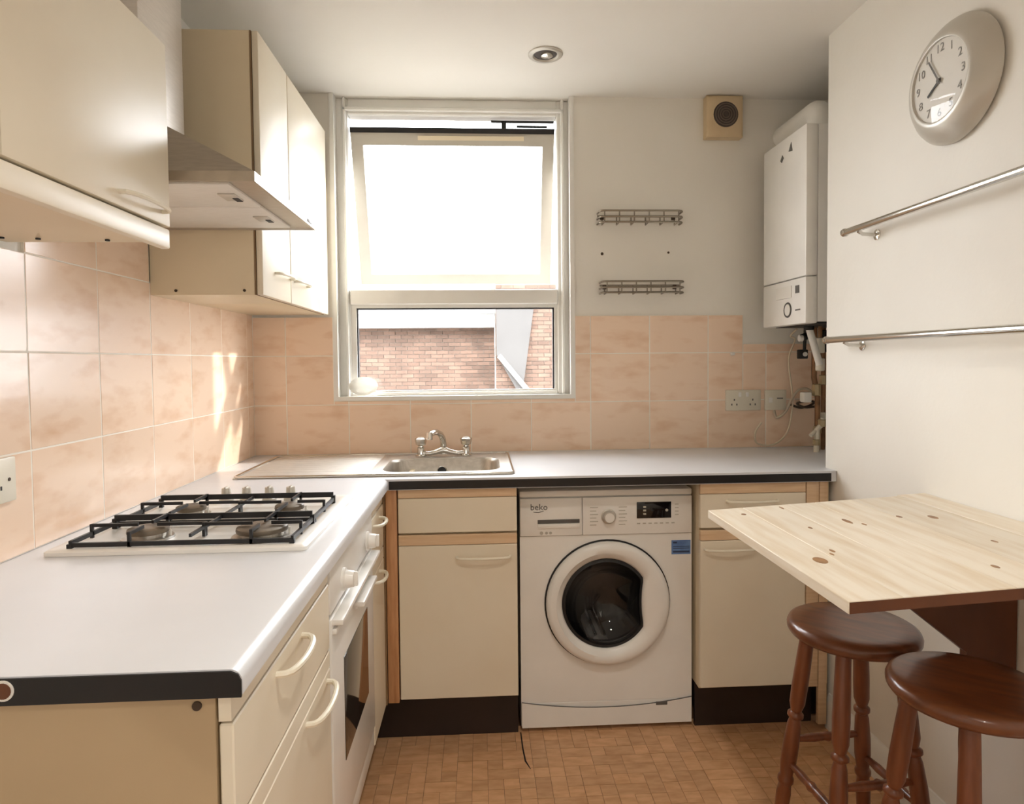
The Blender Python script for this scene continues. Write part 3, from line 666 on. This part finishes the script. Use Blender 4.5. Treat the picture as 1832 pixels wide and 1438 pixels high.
for gy0, gy1, prs in ((1.345, 1.508, BUR[:2]), (1.520, 1.722, BUR[2:])):
    gx0, gx1 = -0.828, -0.388
    bm = nb()
    bar(bm, (gx0,gy0), (gx1,gy0), z=ZW+0.018); bar(bm, (gx0,gy1), (gx1,gy1), 0.013, z=ZG+0.006); bar(bm, (gx0,gy0), (gx0,gy1), z=ZW+0.022); bar(bm, (gx1,gy0), (gx1,gy1), z=ZW+0.022)
    gt = obj('pan_support', bm, m_iron, hb_, label='black cast pan support')
    for x, y, rr in prs:
        for dx, dy in ((1,0),(-1,0),(0,1),(0,-1)):
            e = (gx1 if x > -0.6 else -0.592, y) if dx == 1 else ((-0.592 if x > -0.6 else gx0, y) if dx == -1 else (x, gy1 if dy == 1 else gy0))
            s = (x + dx*0.020, y + dy*0.020)
            bm = nb(); bar(bm, e, s, 0.007, 0.005, ZG+0.011)
            zl = ZW+0.012
            box(bm, (e[0]-0.003, e[1]-0.003, zl), (e[0]+0.003, e[1]+0.003, ZG+0.014)); obj('finger', bm, m_iron, gt)
    bm = nb(); bar(bm, (-0.592, gy0), (-0.592, gy1), 0.007, 0.005, ZG+0.004); obj('cross_bar', bm, m_iron, gt)
    for x in (gx0, gx1):
        for y in (gy0, gy1):
            bm = nb(); box(bm, (x-0.005, y-0.004, ZW+0.0095), (x+0.005, y+0.004, ZG+0.004 if y == gy1 else ZW+0.02)); obj('support_foot', bm, m_iron, gt)
for x in (-0.686, -0.632, -0.572, -0.515):
    bm = nb(); lathe(bm, [(0.019,0),(0.018,0.006),(0.013,0.009),(0.0115,0.034),(0.0105,0.036),(0,0.036)], (x, 1.782, ZW+0.0095), n=20); kn = obj('knob', bm, m_silver, hb_)
    bm = nb(); box(bm, (x-0.0025, 1.772, ZW+0.044), (x+0.0025, 1.792, ZW+0.049), 0.001); obj('pointer', bm, m_silver, kn)

# ================================================================== WALL CABINETS + HOOD
XC = -0.613
wc = thing('wall_cabinet', 'low cream wall cabinet with a light pelmet on the near side of the cooker hood', 'cabinet', (-0.77, 0.9, 1.53))
WY0, WY1 = 0.42, 1.344
part('carcass', m_cream, wc, ((XL+0.002, WY0, 1.532), (XC-0.020, WY1-0.001, 1.909)), bev=0.001)
for a, b, h in ((0.885, WY1, (1.157, 1.312)), (WY0, 0.881, (0.46, 0.61))):
    bm = nb(); box(bm, (XC-0.018, a, 1.553), (XC, b, 1.911), 0.003); dd = obj('door', bm, m_creaml, wc)
    bm = nb(); bow(bm, (XC-0.002, h[0], 1.577), (XC-0.002, h[1], 1.577), (1,0,0), 0.028, 0.0045); obj('handle', bm, m_handle, dd, label='cream bow handle')
part('pelmet', m_creaml, wc, ((XC-0.020, WY0, 1.510), (XC-0.001, WY1, 1.549)), bev=0.004)
part('bottom_panel', m_cream, wc, ((XL+0.004, WY0, 1.524), (XC-0.022, WY1-0.001, 1.533)))
for x, y in ((-0.90, 1.15), (-0.90, 1.29), (-0.84, 1.30), (-0.72, 1.315), (-0.90, 1.02)):
    bm = nb(); disc(bm, (x, y, 1.521), 0.0045, 0.004, 'z', 10); obj('screw', bm, m_black, wc)

def tallcab(a, b, label, hd, hinge_gap):
    t = thing('wall_cabinet', label, 'cabinet', (-0.77, (a+b)/2, 1.4756))
    part('carcass', m_cream, t, ((XL+0.006, a, 1.4756), (XC-0.024, b, 2.2164)), bev=0.001)
    part('front_edge', m_edge, t, ((XC-0.0235, a, 1.4756), (XC-0.019, b, 2.2164)))
    bm = nb(); box(bm, (XC-0.018, a+0.001, 1.4756), (XC, b-hinge_gap, 2.2164), 0.003); d_ = obj('door', bm, m_creaml, t)
    bm = nb(); bow(bm, (XC-0.002, hd[0], 1.552), (XC-0.002, hd[1], 1.552), (1,0,0), 0.028, 0.0045); obj('handle', bm, m_handle, d_, label='cream bow handle')
    return t
t1 = tallcab(1.897, 2.178, 'narrow tall cream wall cabinet beside the cooker hood', (2.01, 2.165), 0.006)
t2 = tallcab(2.179, 2.700, 'wide tall cream wall cabinet in the corner next to the window', (2.212, 2.370), 0.002)
for x in (-0.855, -0.665):
    bm = nb(); disc(bm, (x, 1.894, 1.488), 0.004, 0.0035, 'y', 10); obj('screw', bm, m_screw, t1)

hd = thing('cooker_hood', 'steel chimney cooker hood on the tiled wall over the hob', 'cooker hood', (-0.70, 1.64, 1.655))
CX0, CX1, CY0, CY1, CZ = XL+0.008, -0.460, 1.385, 1.890, 1.657
def rc(x0, x1, y0_, y1_, z): return [(x0,y0_,z),(x1,y0_,z),(x1,y1_,z),(x0,y1_,z)]
bm = nb(); loops(bm, [rc(CX0, CX1-0.012, CY0+0.012, CY1-0.012, CZ+0.004), rc(CX0, CX1-0.004, CY0+0.004, CY1-0.004, CZ), rc(CX0, CX1, CY0, CY1, CZ), rc(CX0, CX1, CY0, CY1, CZ+0.021), rc(CX0, CX1-0.004, CY0+0.002, CY1-0.002, CZ+0.023), rc(CX0, -0.748, 1.515, 1.745, 1.842)], True, True)
obj('canopy', bm, m_hood, hd, angle=20)
part('chimney', m_chim, hd, ((CX0, 1.520, 1.838), (-0.752, 1.740, ZC-0.002)), bev=0.002)
for a, b in ((1.405, 1.608), (1.612, 1.850)):
    bm = nb(); box(bm, (-0.905, a, CZ-0.002), (-0.520, b, CZ+0.005), 0.002); fi = obj('grease_filter', bm, m_filter, hd)
    bm = nb(); box(bm, (-0.572, (a+b)/2-0.03, CZ-0.005), (-0.535, (a+b)/2+0.03, CZ-0.0015), 0.001); la = obj('latch', bm, m_silver, fi)
    bm = nb(); box(bm, (-0.550, (a+b)/2+0.0, CZ-0.0065), (-0.537, (a+b)/2+0.028, CZ-0.0045)); obj('latch_tab', bm, m_black, la)
bm = nb(); box(bm, (CX1-0.0005, 1.800, CZ+0.006), (CX1+0.0015, 1.840, CZ+0.014), 0.0005); obj('switch', bm, m_screw, hd)

# socket on the left wall tiles
sl = thing('wall_socket', 'white socket plate on the tiles beside the hob', 'socket', (XL+0.008, 1.265, 1.016))
part('plate', m_socket, sl, ((XL+0.007, 1.182, 1.016), (XL+0.017, 1.328, 1.103)), bev=0.003)
for y in (1.308, 1.202):
    bm = nb(); disc(bm, (XL+0.0165, y, 1.060), 0.0035, 0.0015, 'x', 10); obj('screw', bm, m_screw, sl)
for y in (1.222, 1.275):
    for dy, dz in ((0, 0.018), (-0.011, -0.004), (0.011, -0.004)):
        bm = nb(); box(bm, (XL+0.0165, y+dy-0.002, 1.05+dz-0.004), (XL+0.0175, y+dy+0.002, 1.05+dz+0.004)); obj('pin_hole', bm, m_black, sl)

# ================================================================== END WALL THINGS
# extractor fan
fa = thing('extractor_fan', 'square yellowed extractor fan below the ceiling', 'fan', (1.028, YB, 2.20))
bm = nb(); prism(bm, [(0.952,2.202),(1.105,2.202),(1.105,2.372),(0.952,2.372)], 'y', YB-0.001, YB-0.03); obj('housing', bm, m_fan, fa)
bm = nb(); loops(bm, [[(1.0285+0.0765*sx, YB-0.03, 2.287+0.085*sz) for sx, sz in ((-1,-1),(1,-1),(1,1),(-1,1))], [(1.0285+0.0765*sx, YB-0.042, 2.287+0.085*sz) for sx, sz in ((-1,-1),(1,-1),(1,1),(-1,1))], [(1.0285+0.064*sx, YB-0.050, 2.287+0.072*sz) for sx, sz in ((-1,-1),(1,-1),(1,1),(-1,1))]], False, True); fc = obj('cover', bm, m_fan, fa)
bm = nb(); disc(bm, (1.030, YB-0.0525, 2.292), 0.052, 0.004, 'y', 32); obj('intake', bm, m_grille, fa)
ik = fa.children[-1]
for rr in (0.014, 0.024, 0.034, 0.044):
    bm = nb(); tube(bm, arc((1.030, YB-0.054, 2.292), (1,0,0), (0,0,1), rr, 0, 2*PI, 28)[:-1], 0.0022, 6, closed=True); obj('grille_ring', bm, mat('grille_grey', (112,98,88), 0.5), ik)
bm = nb(); disc(bm, (1.030, YB-0.057, 2.292), 0.010, 0.004, 'y', 16); obj('fan_hub', bm, m_grille, ik)
# wire racks
def rack(x0, x1, z0, label):
    t = thing('wire_rack', label, 'rack', ((x0+x1)/2, YB, z0))
    d = 0.065; yf = YB-d; yb = YB-0.005; h = 0.048; rr = 0.008
    def rail(name, z, y, rad=0.0042):
        c_ = 0.022
        pts = [(x0, yb, z), (x0, y+c_, z)] + [tuple(p) for p in arc((x0+c_, y+c_, z), (-1,0,0), (0,-1,0), c_, 0, PI/2, 5)] + [tuple(p) for p in arc((x1-c_, y+c_, z), (0,-1,0), (1,0,0), c_, 0, PI/2, 5)] + [(x1, y+c_, z), (x1, yb, z)]
        bm = nb(); tube(bm, pts, rad, 6); return obj(name, bm, m_wire, t)
    rail('top_rail', z0+h, yf); rail('middle_rail', z0+h*0.5, yf); rail('bottom_rail', z0+0.003, yf+0.004)
    for i in range(6):
        x = x0+0.02+(x1-x0-0.04)*i/5
        bm = nb(); tube(bm, [(x, yf, z0+h), (x, yf, z0+0.003), (x, yb, z0+0.001), (x, yb, z0+h*0.8)], 0.0026, 6); obj('wire', bm, m_wire, t)
    bm = nb(); tube(bm, [(x0, yb, z0+h*0.8), (x1, yb, z0+h*0.8)], 0.003, 6); obj('back_rail', bm, m_wire, t)
    for x in (x0+0.02, x1-0.025):
        bm = nb(); box(bm, (x-0.008, YB-0.010, z0+h*0.45), (x+0.008, YB-0.001, z0+h*0.85), 0.002); obj('wall_clip', bm, m_screw, t)
rack(0.499, 0.847, 1.845, 'chrome wire rack, upper of two on the painted end wall')
rack(0.508, 0.852, 1.556, 'chrome wire rack, lower of two, just above the tiles')
for x, z, sz, lb in ((0.520, 1.727, 0.0065, 'small brown wall plug between the wire racks, on the window side'), (0.803, 1.732, 0.005, 'tiny brown wall plug between the wire racks, on the boiler side')):
    bm = nb(); lathe(bm, [(sz,0),(sz*0.8,0.003),(0,0.0035)], (x, YB, z), n=12, d=(0,-1,0)); obj('wall_plug', bm, m_screw, None, label=lb, cat='wall plug', group='wall plugs between the racks')
# sockets
def switch_plate(name, x0, x1, z0, z1, label, cat, pins):
    t = thing(name, label, cat, ((x0+x1)/2, YB-0.006, z0))
    part('plate', m_socket, t, ((x0, YB-0.018, z0), (x1, YB-0.006, z1)), bev=0.003)
    for px in pins:
        for dx, dz in ((0, 0.014), (-0.011, -0.006), (0.011, -0.006)):
            bm = nb(); box(bm, (px+dx-0.0025, YB-0.0188, (z0+z1)/2-0.012+dz-0.004), (px+dx+0.0025, YB-0.0178, (z0+z1)/2-0.012+dz+0.004)); obj('pin_hole', bm, m_ink, t)
    return t
so = switch_plate('wall_socket', 1.046, 1.198, 1.060, 1.148, 'white double socket on the tiles beside the fused switch', 'socket', (1.082, 1.162))
for x in (1.106, 1.138):
    bm = nb(); box(bm, (x-0.006, YB-0.0205, 1.118), (x+0.006, YB-0.0175, 1.138), 0.001); obj('rocker', bm, m_white, so)
fs = switch_plate('fused_switch', 1.217, 1.310, 1.060, 1.147, 'white fused switch with a cable beneath the boiler', 'switch', ())
part('rocker', m_white, fs, ((1.232, YB-0.021, 1.092), (1.248, YB-0.0175, 1.114)), bev=0.001)
part('fuse_carrier', m_ink, fs, ((1.268, YB-0.0195, 1.108), (1.294, YB-0.0175, 1.113)))
bm = nb(); lathe(bm, [(0.008,0),(0.007,0.004),(0.004,0.006),(0.005,0.016),(0.007,0.02),(0,0.022)], (1.075, YB-0.006, 1.302), n=14, d=(0,-1,0)); obj('wall_hook', bm, m_whitep, None, label='tiny white knob hook stuck on the tiles above the double socket', cat='hook')

# ================================================================== BOILER
bo = thing('boiler', 'white wall-hung gas boiler in the alcove', 'boiler', (1.33, 2.45, 1.406))
bx, by0, by1, bz0, bz1, bs = 1.168, 2.272, 2.620, 1.406, 2.115, 1.575
part('casing', m_white, bo, ((bx+0.045, by0+0.002, bz0+0.006), (XA-0.002, by1-0.002, bz1)), bev=0.003)
part('front_panel', m_white, bo, ((bx, by0, bs+0.002), (bx+0.044, by1, bz1)), bev=0.005)
lp = part('control_panel', m_white, bo, ((bx, by0, bz0), (bx+0.044, by1, bs-0.001)), bev=0.005)
bm = nb(); tube(bm, arc((bx-0.001, 2.405, 1.463), (0,1,0), (0,0,1), 0.026, 0, 2*PI, 24)[:-1], 0.0035, 6, closed=True); obj('pressure_gauge', bm, m_ink, lp)
bm = nb(); disc(bm, (bx-0.003, 2.405, 1.463), 0.022, 0.004, 'x', 24); obj('gauge_face', bm, m_dial, lp)
part('display', m_ink, lp, ((bx-0.002, 2.318, 1.520), (bx+0.002, 2.345, 1.548)))
part('button_field', m_whitep, lp, ((bx-0.003, 2.375, 1.508), (bx+0.002, 2.500, 1.552)), bev=0.001)
part('reset_button', m_ink, lp, ((bx-0.0015, 2.310, 1.456), (bx+0.001, 2.345, 1.461)))
lg = nb(); prism(lg, [(2.405,2.055),(2.385,2.085),(2.375,2.05)], 'x', bx-0.0012, bx+0.001); prism(lg, [(2.472,2.040),(2.455,2.058),(2.445,2.044),(2.460,2.030)], 'x', bx-0.0012, bx+0.001); obj('emblem', lg, m_ink, bo)
bm = nb(); tube(bm, [(1.300,2.722,2.215),(1.300,2.50,2.215)] + [tuple(p) for p in arc((1.300,2.46,2.175), (0,0,1), (0,-1,0), 0.04, 0, PI/2, 6)] + [(1.300,2.42,2.11)], 0.048, 20); fl_ = obj('flue', bm, m_whitep, bo, angle=60)
bm = nb(); lathe(bm, [(0.062,0),(0.062,0.03),(0.052,0.034)], (1.300, 2.42, 2.112), n=24); obj('flue_collar', bm, m_whitep, fl_)
part('underside', m_black, bo, ((bx+0.05, by0+0.01, bz0-0.001), (XA-0.01, by1-0.01, bz0+0.008)))

# pipework below the boiler
def pipe(name, label, cat, pts, r, m_, group=None, fit=()):
    t = thing(name, label, cat, pts[-1], group)
    bm = nb(); tube(bm, pts, r, 12); obj('tube', bm, m_, t, angle=60)
    for p, rr, h, mm, nm in fit:
        bm = nb(); lathe(bm, [(rr*0.8,-h/2),(rr,-h/2+0.003),(rr,h/2-0.003),(rr*0.8,h/2)], p, n=8 if mm is m_brass else 14); obj(nm, bm, mm, t)
    return t
pipe('condensate_pipe', 'white slanted condensate pipe under the boiler', 'pipe', [(1.272,2.45,1.41),(1.278,2.45,1.385),(1.317,2.45,1.255)], 0.0135, m_whitep, fit=[((1.274,2.45,1.398),0.019,0.018,m_black,'collar')])
pipe('gas_pipe', 'tarnished gas pipe with a brass cock rising to the boiler', 'pipe', [(1.375,2.60,1.41),(1.375,2.60,1.20),(1.390,2.60,1.12),(1.390,2.60,ZW)], 0.011, m_copper, fit=[((1.375,2.60,1.35),0.019,0.035,m_brass,'nut'),((1.385,2.60,1.15),0.018,0.05,m_brass,'gas_cock'),((1.390,2.60,0.985),0.017,0.03,m_brass,'nut')])
pipe('water_pipe', 'thin copper water pipe with pale valves next to the gas pipe', 'pipe', [(1.335,2.48,1.41),(1.335,2.48,1.24)], 0.008, m_copper, fit=[((1.335,2.48,1.33),0.017,0.06,m_socket,'valve_body'),((1.335,2.48,1.255),0.017,0.05,m_socket,'valve_body')])
pipe('water_pipe', 'copper water pipe with a black sleeve close to the alcove wall', 'pipe', [(1.425,2.62,1.41),(1.425,2.62,ZW)], 0.009, m_copper, fit=[((1.425,2.62,1.35),0.022,0.09,m_black,'insulation'),((1.425,2.62,1.19),0.018,0.04,m_brass,'nut'),((1.425,2.62,1.03),0.016,0.05,m_socket,'valve_body')])
t = pipe('filling_valve', 'pale elbow valve standing on the worktop below the boiler', 'valve', [(1.390,2.55,1.035),(1.380,2.55,1.01),(1.362,2.55,0.992),(1.360,2.55,ZW)], 0.011, m_socket, fit=[((1.384,2.55,1.018),0.017,0.03,m_brass,'nut'),((1.360,2.55,0.94),0.015,0.025,m_brass,'nut')])
bm = nb(); tube(bm, [(1.360,2.55,0.990),(1.330,2.54,0.968)], 0.008, 8); obj('lever', bm, m_socket, t)
bm = nb(); box(bm, (1.318, 2.57, 1.10), (1.352, 2.61, 1.142), 0.006); jb = obj('junction_box', bm, m_whitep, None, label='small white junction box hanging on its cable beside the pipes', cat='junction box')
t = thing('drain_cock', 'black drain cock with white cap under the boiler', 'valve', (1.29, 2.52, 1.33))
bm = nb(); tube(bm, [(1.315,2.53,1.412),(1.315,2.53,1.375),(1.285,2.52,1.362)], 0.016, 12); obj('tube', bm, m_black, t)
bm = nb(); disc(bm, (1.270,2.52,1.360), 0.013, 0.014, 'x', 14); obj('cap', bm, m_whitep, t)
t = thing('pressure_valve', 'small black square valve with white centre below the drain cock', 'valve', (1.325, 2.60, 1.28))
bm = nb(); box(bm, (1.310,2.59,1.278), (1.345,2.62,1.316), 0.004); tube(bm, [(1.335,2.605,1.30),(1.340,2.605,1.412)], 0.007, 8); obj('body', bm, m_black, t)
bm = nb(); disc(bm, (1.330,2.584,1.297), 0.009, 0.008, 'y', 14); obj('cap', bm, m_whitep, t)
def cable(label, pts, r, m_):
    P = [Vector(p) for p in pts]; out = []
    for i in range(len(P)-1):
        p0, p1, p2, p3 = P[max(i-1,0)], P[i], P[i+1], P[min(i+2,len(P)-1)]
        for k in range(5):
            t = k/5; out.append(0.5*((2*p1)+(p2-p0)*t+(2*p0-5*p1+4*p2-p3)*t*t+(3*p1-p0-3*p2+p3)*t**3))
    out.append(P[-1]); bm = nb(); tube(bm, out, r, 8)
    return obj('cable', bm, m_, None, label=label, cat='cable', angle=60)
Yc = YB-0.02
cable('cream cable looping from the boiler down the tiles to the worktop', [(1.30,2.60,1.40),(1.32,Yc-.01,1.375),(1.335,Yc-.02,1.36),(1.312,Yc-.02,1.30),(1.308,Yc-.02,1.25),(1.322,Yc-.02,1.15),(1.325,Yc-.02,1.08),(1.308,Yc-.02,0.98),(1.27,Yc-.02,0.93),(1.22,Yc-.02,0.912),(1.17,Yc-.02,0.925),(1.165,Yc-.02,0.97),(1.19,Yc-.02,1.01)], 0.004, m_cable)
cable('grey flex curling out of the fused switch', [(1.255,Yc,1.058),(1.26,Yc-.015,1.030),(1.29,Yc-.03,1.055),(1.315,Yc-.03,1.105),(1.345,Yc-.03,1.145),(1.385,Yc-.03,1.150),(1.41,Yc-.05,1.12)], 0.0055, m_flex)
cable('brown cable tied in a coil beside the fused switch', [(1.32,Yc-.01,1.085),(1.35,Yc-.03,1.072),(1.39,Yc-.03,1.078),(1.41,Yc-.04,1.095),(1.37,Yc-.05,1.10),(1.335,Yc-.04,1.09),(1.36,Yc-.06,1.075),(1.41,Yc-.07,1.08)], 0.005, m_screw)

# ================================================================== RIGHT WALL THINGS
# clock
ck = thing('wall_clock', 'round silver wall clock with a white dial', 'clock', (XR, 1.580, 1.812))
KY, KZ, kr = 1.580, 1.968, 0.152
bm = nb(); lathe(bm, [(kr-0.012,0.0),(kr,0.006),(kr,0.012),(kr-0.006,0.022),(kr-0.022,0.038),(0.112,0.050),(0.103,0.053),(0.099,0.052),(0.098,0.046),(0.0,0.046)], (XR-0.001, KY, KZ), n=64, d=(-1,0,0)); obj('case', bm, m_silver, ck, angle=40)
bm = nb(); lathe(bm, [(0.098,0.0462),(0.098,0.0466),(0,0.0466)], (XR-0.001, KY, KZ), n=48, d=(-1,0,0)); dial = obj('dial', bm, m_dial, ck)
xf = XR-0.001-0.0474
for i in range(1, 13):
    a = 2*PI*i/12   # clockwise seen from the room: +y is to the left
    text('numeral', str(i), 0.030, m_num, dial, (xf, KY - 0.079*math.sin(a), KZ + 0.079*math.cos(a)), (0,-1,0), (0,0,1), 0.0003)
def hand(name, ang_, ln, wd, x):
    a = R(ang_); d = Vector((0, -math.sin(a), math.cos(a))); s = Vector((0, d.z, -d.y))*wd/2; o = Vector((x, KY, KZ))
    bm = nb(); ls = [[p+s*q for q in (1,-1)] for p in (o - d*ln*0.15, o + d*ln)]
    V = [ls[0][0], ls[0][1], ls[1][1], ls[1][0]]
    loops(bm, [V, [v + Vector((-0.0012,0,0)) for v in V]], True, True); obj(name, bm, m_black if name == 'hour_hand' else m_ink, ck)
hand('hour_hand', 237, 0.048, 0.006, XR-0.050); hand('minute_hand', 329, 0.070, 0.004, XR-0.0515)
bm = nb(); disc(bm, (XR-0.0545, KY, KZ), 0.005, 0.006, 'x', 14); obj('hand_pin', bm, m_ink, ck)
bm = nb(); lathe(bm, [(0.0985,0.052),(0.07,0.057),(0.03,0.0595),(0,0.060)], (XR-0.001, KY, KZ), n=48, d=(-1,0,0)); obj('crystal', bm, m_glass, ck, angle=60)
# rails
def rail(label, y1_, z, y0_, brk):
    t = thing('towel_rail', label, 'rail', (1.14, (y0_+y1_)/2, z))
    bm = nb(); tube(bm, [(1.14, y1_, z), (1.14, y0_, z)], 0.0105, 14); obj('tube', bm, m_chrome, t, angle=60)
    for y in (y1_, y0_):
        s = 1 if y == y1_ else -1
        bm = nb(); lathe(bm, [(0.0115,-0.004),(0.013,-0.002),(0.013,0.006),(0.010,0.009),(0,0.010)], (1.14, y, z), n=16, d=(0,s,0)); obj('end_cap', bm, m_chrome, t)
    for y in brk:
        bm = nb(); tube(bm, [(1.14, y, z-0.010), (1.155, y, z-0.018), (XR-0.004, y, z-0.020)], 0.0055, 10); b_ = obj('bracket', bm, m_chrome, t, angle=60)
        bm = nb(); lathe(bm, [(0.016,0),(0.016,0.003),(0.010,0.006)], (XR, y, z-0.020), n=18, d=(-1,0,0)); obj('bracket_plate', bm, m_chrome, b_)
rail('long chrome towel rail fixed below the clock', 1.974, 1.670, 0.80, (1.905, 0.88))
rail('long chrome towel rail, lower of two, above the folding table', 2.075, 1.339, 0.80, (1.975, 0.88))

# ================================================================== TABLE
tb = thing('folding_table', 'wall-hung pine folding table over the stools', 'table', (0.9, 1.34, 0.88))
def tz(x): return 0.914 - (XR-x)/0.60*0.031      # the leaf droops towards the room
TY0, TY1, TX0 = 1.015, 1.668, 0.597; tt = 0.021
def slab(bm, x0, x1, ya, yb_):
    v = [bm.verts.new(p) for p in ((x0,ya,tz(x0)-tt),(x1,ya,tz(x1)-tt),(x1,yb_,tz(x1)-tt),(x0,yb_,tz(x0)-tt),(x0,ya,tz(x0)),(x1,ya,tz(x1)),(x1,yb_,tz(x1)),(x0,yb_,tz(x0)))]
    fs_ = [bm.faces.new([v[i] for i in q]) for q in ((0,3,2,1),(4,5,6,7),(0,1,5,4),(1,2,6,5),(2,3,7,6),(3,0,4,7))]
    bmesh.ops.bevel(bm, geom=list({e for f in fs_ for e in f.edges}), offset=0.0012, segments=1, affect='EDGES')
pl = [TX0, 0.690, 0.790, 0.885, 0.985, 1.118]
planks = []
for a, b in zip(pl, pl[1:]):
    bm = nb(); slab(bm, a, b, TY0, TY1); planks.append(obj('plank', bm, m_pine, tb))
bm = nb()
prism(bm, [(TX0+0.002, tz(TX0+0.002)-tt+0.001), (1.118, tz(1.118)-tt+0.001), (1.118, tz(1.118)-0.0015), (TX0+0.002, tz(TX0+0.002)-0.0015)], 'y', TY0-0.0015, TY0+0.0005); obj('end_edge', bm, m_brown, tb, label='brown end edge')  # thin brown strip on the near end of the leaf
bm = nb(); slab(bm, 1.1205, XR-0.002, TY0, TY1+0.012); fixs = obj('wall_strip', bm, m_pine, tb, label='fixed pine strip against the wall')
for x, y, rx, ry in ((0.86,1.47,0.006,0.022),(0.88,1.435,0.004,0.009),(0.665,1.60,0.006,0.008),(0.66,1.22,0.012,0.020),(0.70,1.25,0.003,0.008),(0.712,1.27,0.004,0.010),(1.055,1.45,0.008,0.016),(0.99,1.475,0.005,0.010),(0.93,1.115,0.005,0.010),(0.755,1.44,0.004,0.008),(1.04,1.25,0.004,0.009),(0.78,1.635,0.003,0.014)):
    par = planks[[i for i in range(5) if pl[i] <= x <= pl[i+1]][0]]
    bm = nb(); lathe(bm, [(1,0),(1,0.5),(0,0.6)], (0,0,0), n=16)
    for v in bm.verts: v.co = Vector((x + v.co.x*rx, y + v.co.y*ry, tz(x + v.co.x*rx) - 0.0003 + v.co.z*0.0014))
    obj('knot', bm, m_knot, par)
bm = nb(); prism(bm, [(XR-0.004, tz(XR)-tt-0.001), (0.80, tz(0.80)-tt-0.001), (0.80, tz(0.80)-tt-0.03), (1.08, 0.62), (1.08, 0.56), (XR-0.004, 0.56)], 'y', 1.37, 1.392); obj('bracket', bm, m_brown, tb, label='dark brown swing-out bracket')
bm = nb(); box(bm, (XR-0.024, 1.06, 0.855), (XR-0.001, 1.366, 0.889), 0.002); box(bm, (XR-0.024, 1.396, 0.855), (XR-0.001, 1.65, 0.889), 0.002); obj('wall_batten', bm, m_brown, tb)
for y in (1.12, 1.56):
    bm = nb(); box(bm, (1.10, y-0.03, tz(1.12)-tt-0.002), (1.14, y+0.03, tz(1.14)-tt-0.0002)); obj('hinge', bm, m_brass, tb)

# ================================================================== STOOLS
def make_stool(label, x, y, rot):
    SH = 0.642
    t = thing('bar_stool', label, 'stool', (0,0,0))
    bm = nb(); lathe(bm, [(0.0,0.0),(0.130,0.0),(0.140,0.004),(0.1465,0.013),(0.147,0.022),(0.143,0.031),(0.134,0.036),(0.10,0.0345),(0.0,0.033)], (0,0,SH-0.036), n=48); obj('seat', bm, m_stool, t, angle=60)
    # turned profile, from the top (0) to the foot (1)
    prof = [(0,.0155),(.02,.0165),(.16,.0185),(.26,.0195),(.34,.0185),(.375,.0125),(.385,.0195),(.397,.0195),(.407,.0130),(.43,.0165),(.52,.0195),(.60,.0195),(.66,.0150),(.672,.0195),(.688,.0195),(.70,.0150),(.74,.0180),(.86,.0165),(1,.0125)]
    tops, feet = [], []
    for k_ in range(4):
        a = R(90*k_); tp_ = Vector((0.098*math.cos(a), 0.098*math.sin(a), SH-0.030)); ft = Vector((0.178*math.cos(a), 0.178*math.sin(a), 0.0))
        tops.append(tp_); feet.append(ft); L_ = (ft-tp_).length
        bm = nb(); lathe(bm, [(rr, s*L_) for s, rr in prof], tp_, n=18, d=(ft-tp_)); 
        for v in bm.verts: v.co.z = max(v.co.z, 0.0)
        obj('leg', bm, m_leg, t, angle=50)
    for k_ in range(4):
        z = 0.245 if k_ % 2 else 0.305
        f = 1 - z/(SH-0.03); a, b = tops[k_].lerp(feet[k_], f), tops[(k_+1) % 4].lerp(feet[(k_+1) % 4], f)
        pts = [a.lerp(b, s) for s in (0,.12,.3,.45,.5,.55,.7,.88,1)]
        bm = nb(); tube(bm, pts, [.0075,.008,.011,.0095,.013,.0095,.011,.008,.0075], 12); obj('stretcher', bm, m_leg, t, angle=60)
    t.location = (x, y, 0); t.rotation_euler = (0, 0, R(rot))
    return t
make_stool('brown turned-leg bar stool half under the pine table near the drawer cabinet', 0.893, 1.500, -131)
make_stool('darker turned-leg bar stool whose round seat overlaps the other stool', 0.958, 1.205, -128)

# ================================================================== CEILING LAMP
def downlight(x, y, label, watts, cone=115):
    t = thing('ceiling_downlight', label, 'lamp', (x, y, ZC-0.008))
    bm = nb(); lathe(bm, [(0.062,0.0),(0.062,-0.003),(0.056,-0.007),(0.046,-0.007),(0.042,-0.002),(0.042,0.0)], (x, y, ZC-0.0005), n=40); obj('bezel', bm, m_silver, t)
    bm = nb(); lathe(bm, [(0.041,-0.0015),(0.020,-0.001),(0.0,-0.001)], (x, y, ZC), n=32); obj('reflector', bm, m_grille, t)
    bm = nb(); lathe(bm, [(0.022,-0.001),(0.021,-0.008),(0.014,-0.011),(0.0,-0.012)], (x+0.005, y, ZC), n=24); obj('lamp_glass', bm, m_bulb, t)
    if watts:  # only the added lamps shine, as extra fill
        l = bpy.data.lights.new('added_fill_spot', 'SPOT'); l.energy = watts; l.color = (1.0, 0.95, 0.87); l.spot_size = R(cone); l.spot_blend = 0.8; l.shadow_soft_size = 0.04
        o = bpy.data.objects.new('added_fill_spot', l); COL.objects.link(o); o.parent = t; o.location = (0, 0, -0.03)
downlight(0.248, 2.353, 'round recessed downlight in the ceiling close to the window', 0)
downlight(0.248, 0.80, 'added unseen round recessed downlight, lit as fill, in the ceiling beside the table', 22)  # out of view, added to brighten the room
downlight(0.248, -0.78, 'added unseen round recessed downlight, lit as fill, at the near end of the ceiling', 22, 150)  # second added lamp, wide cone for fill from behind the camera
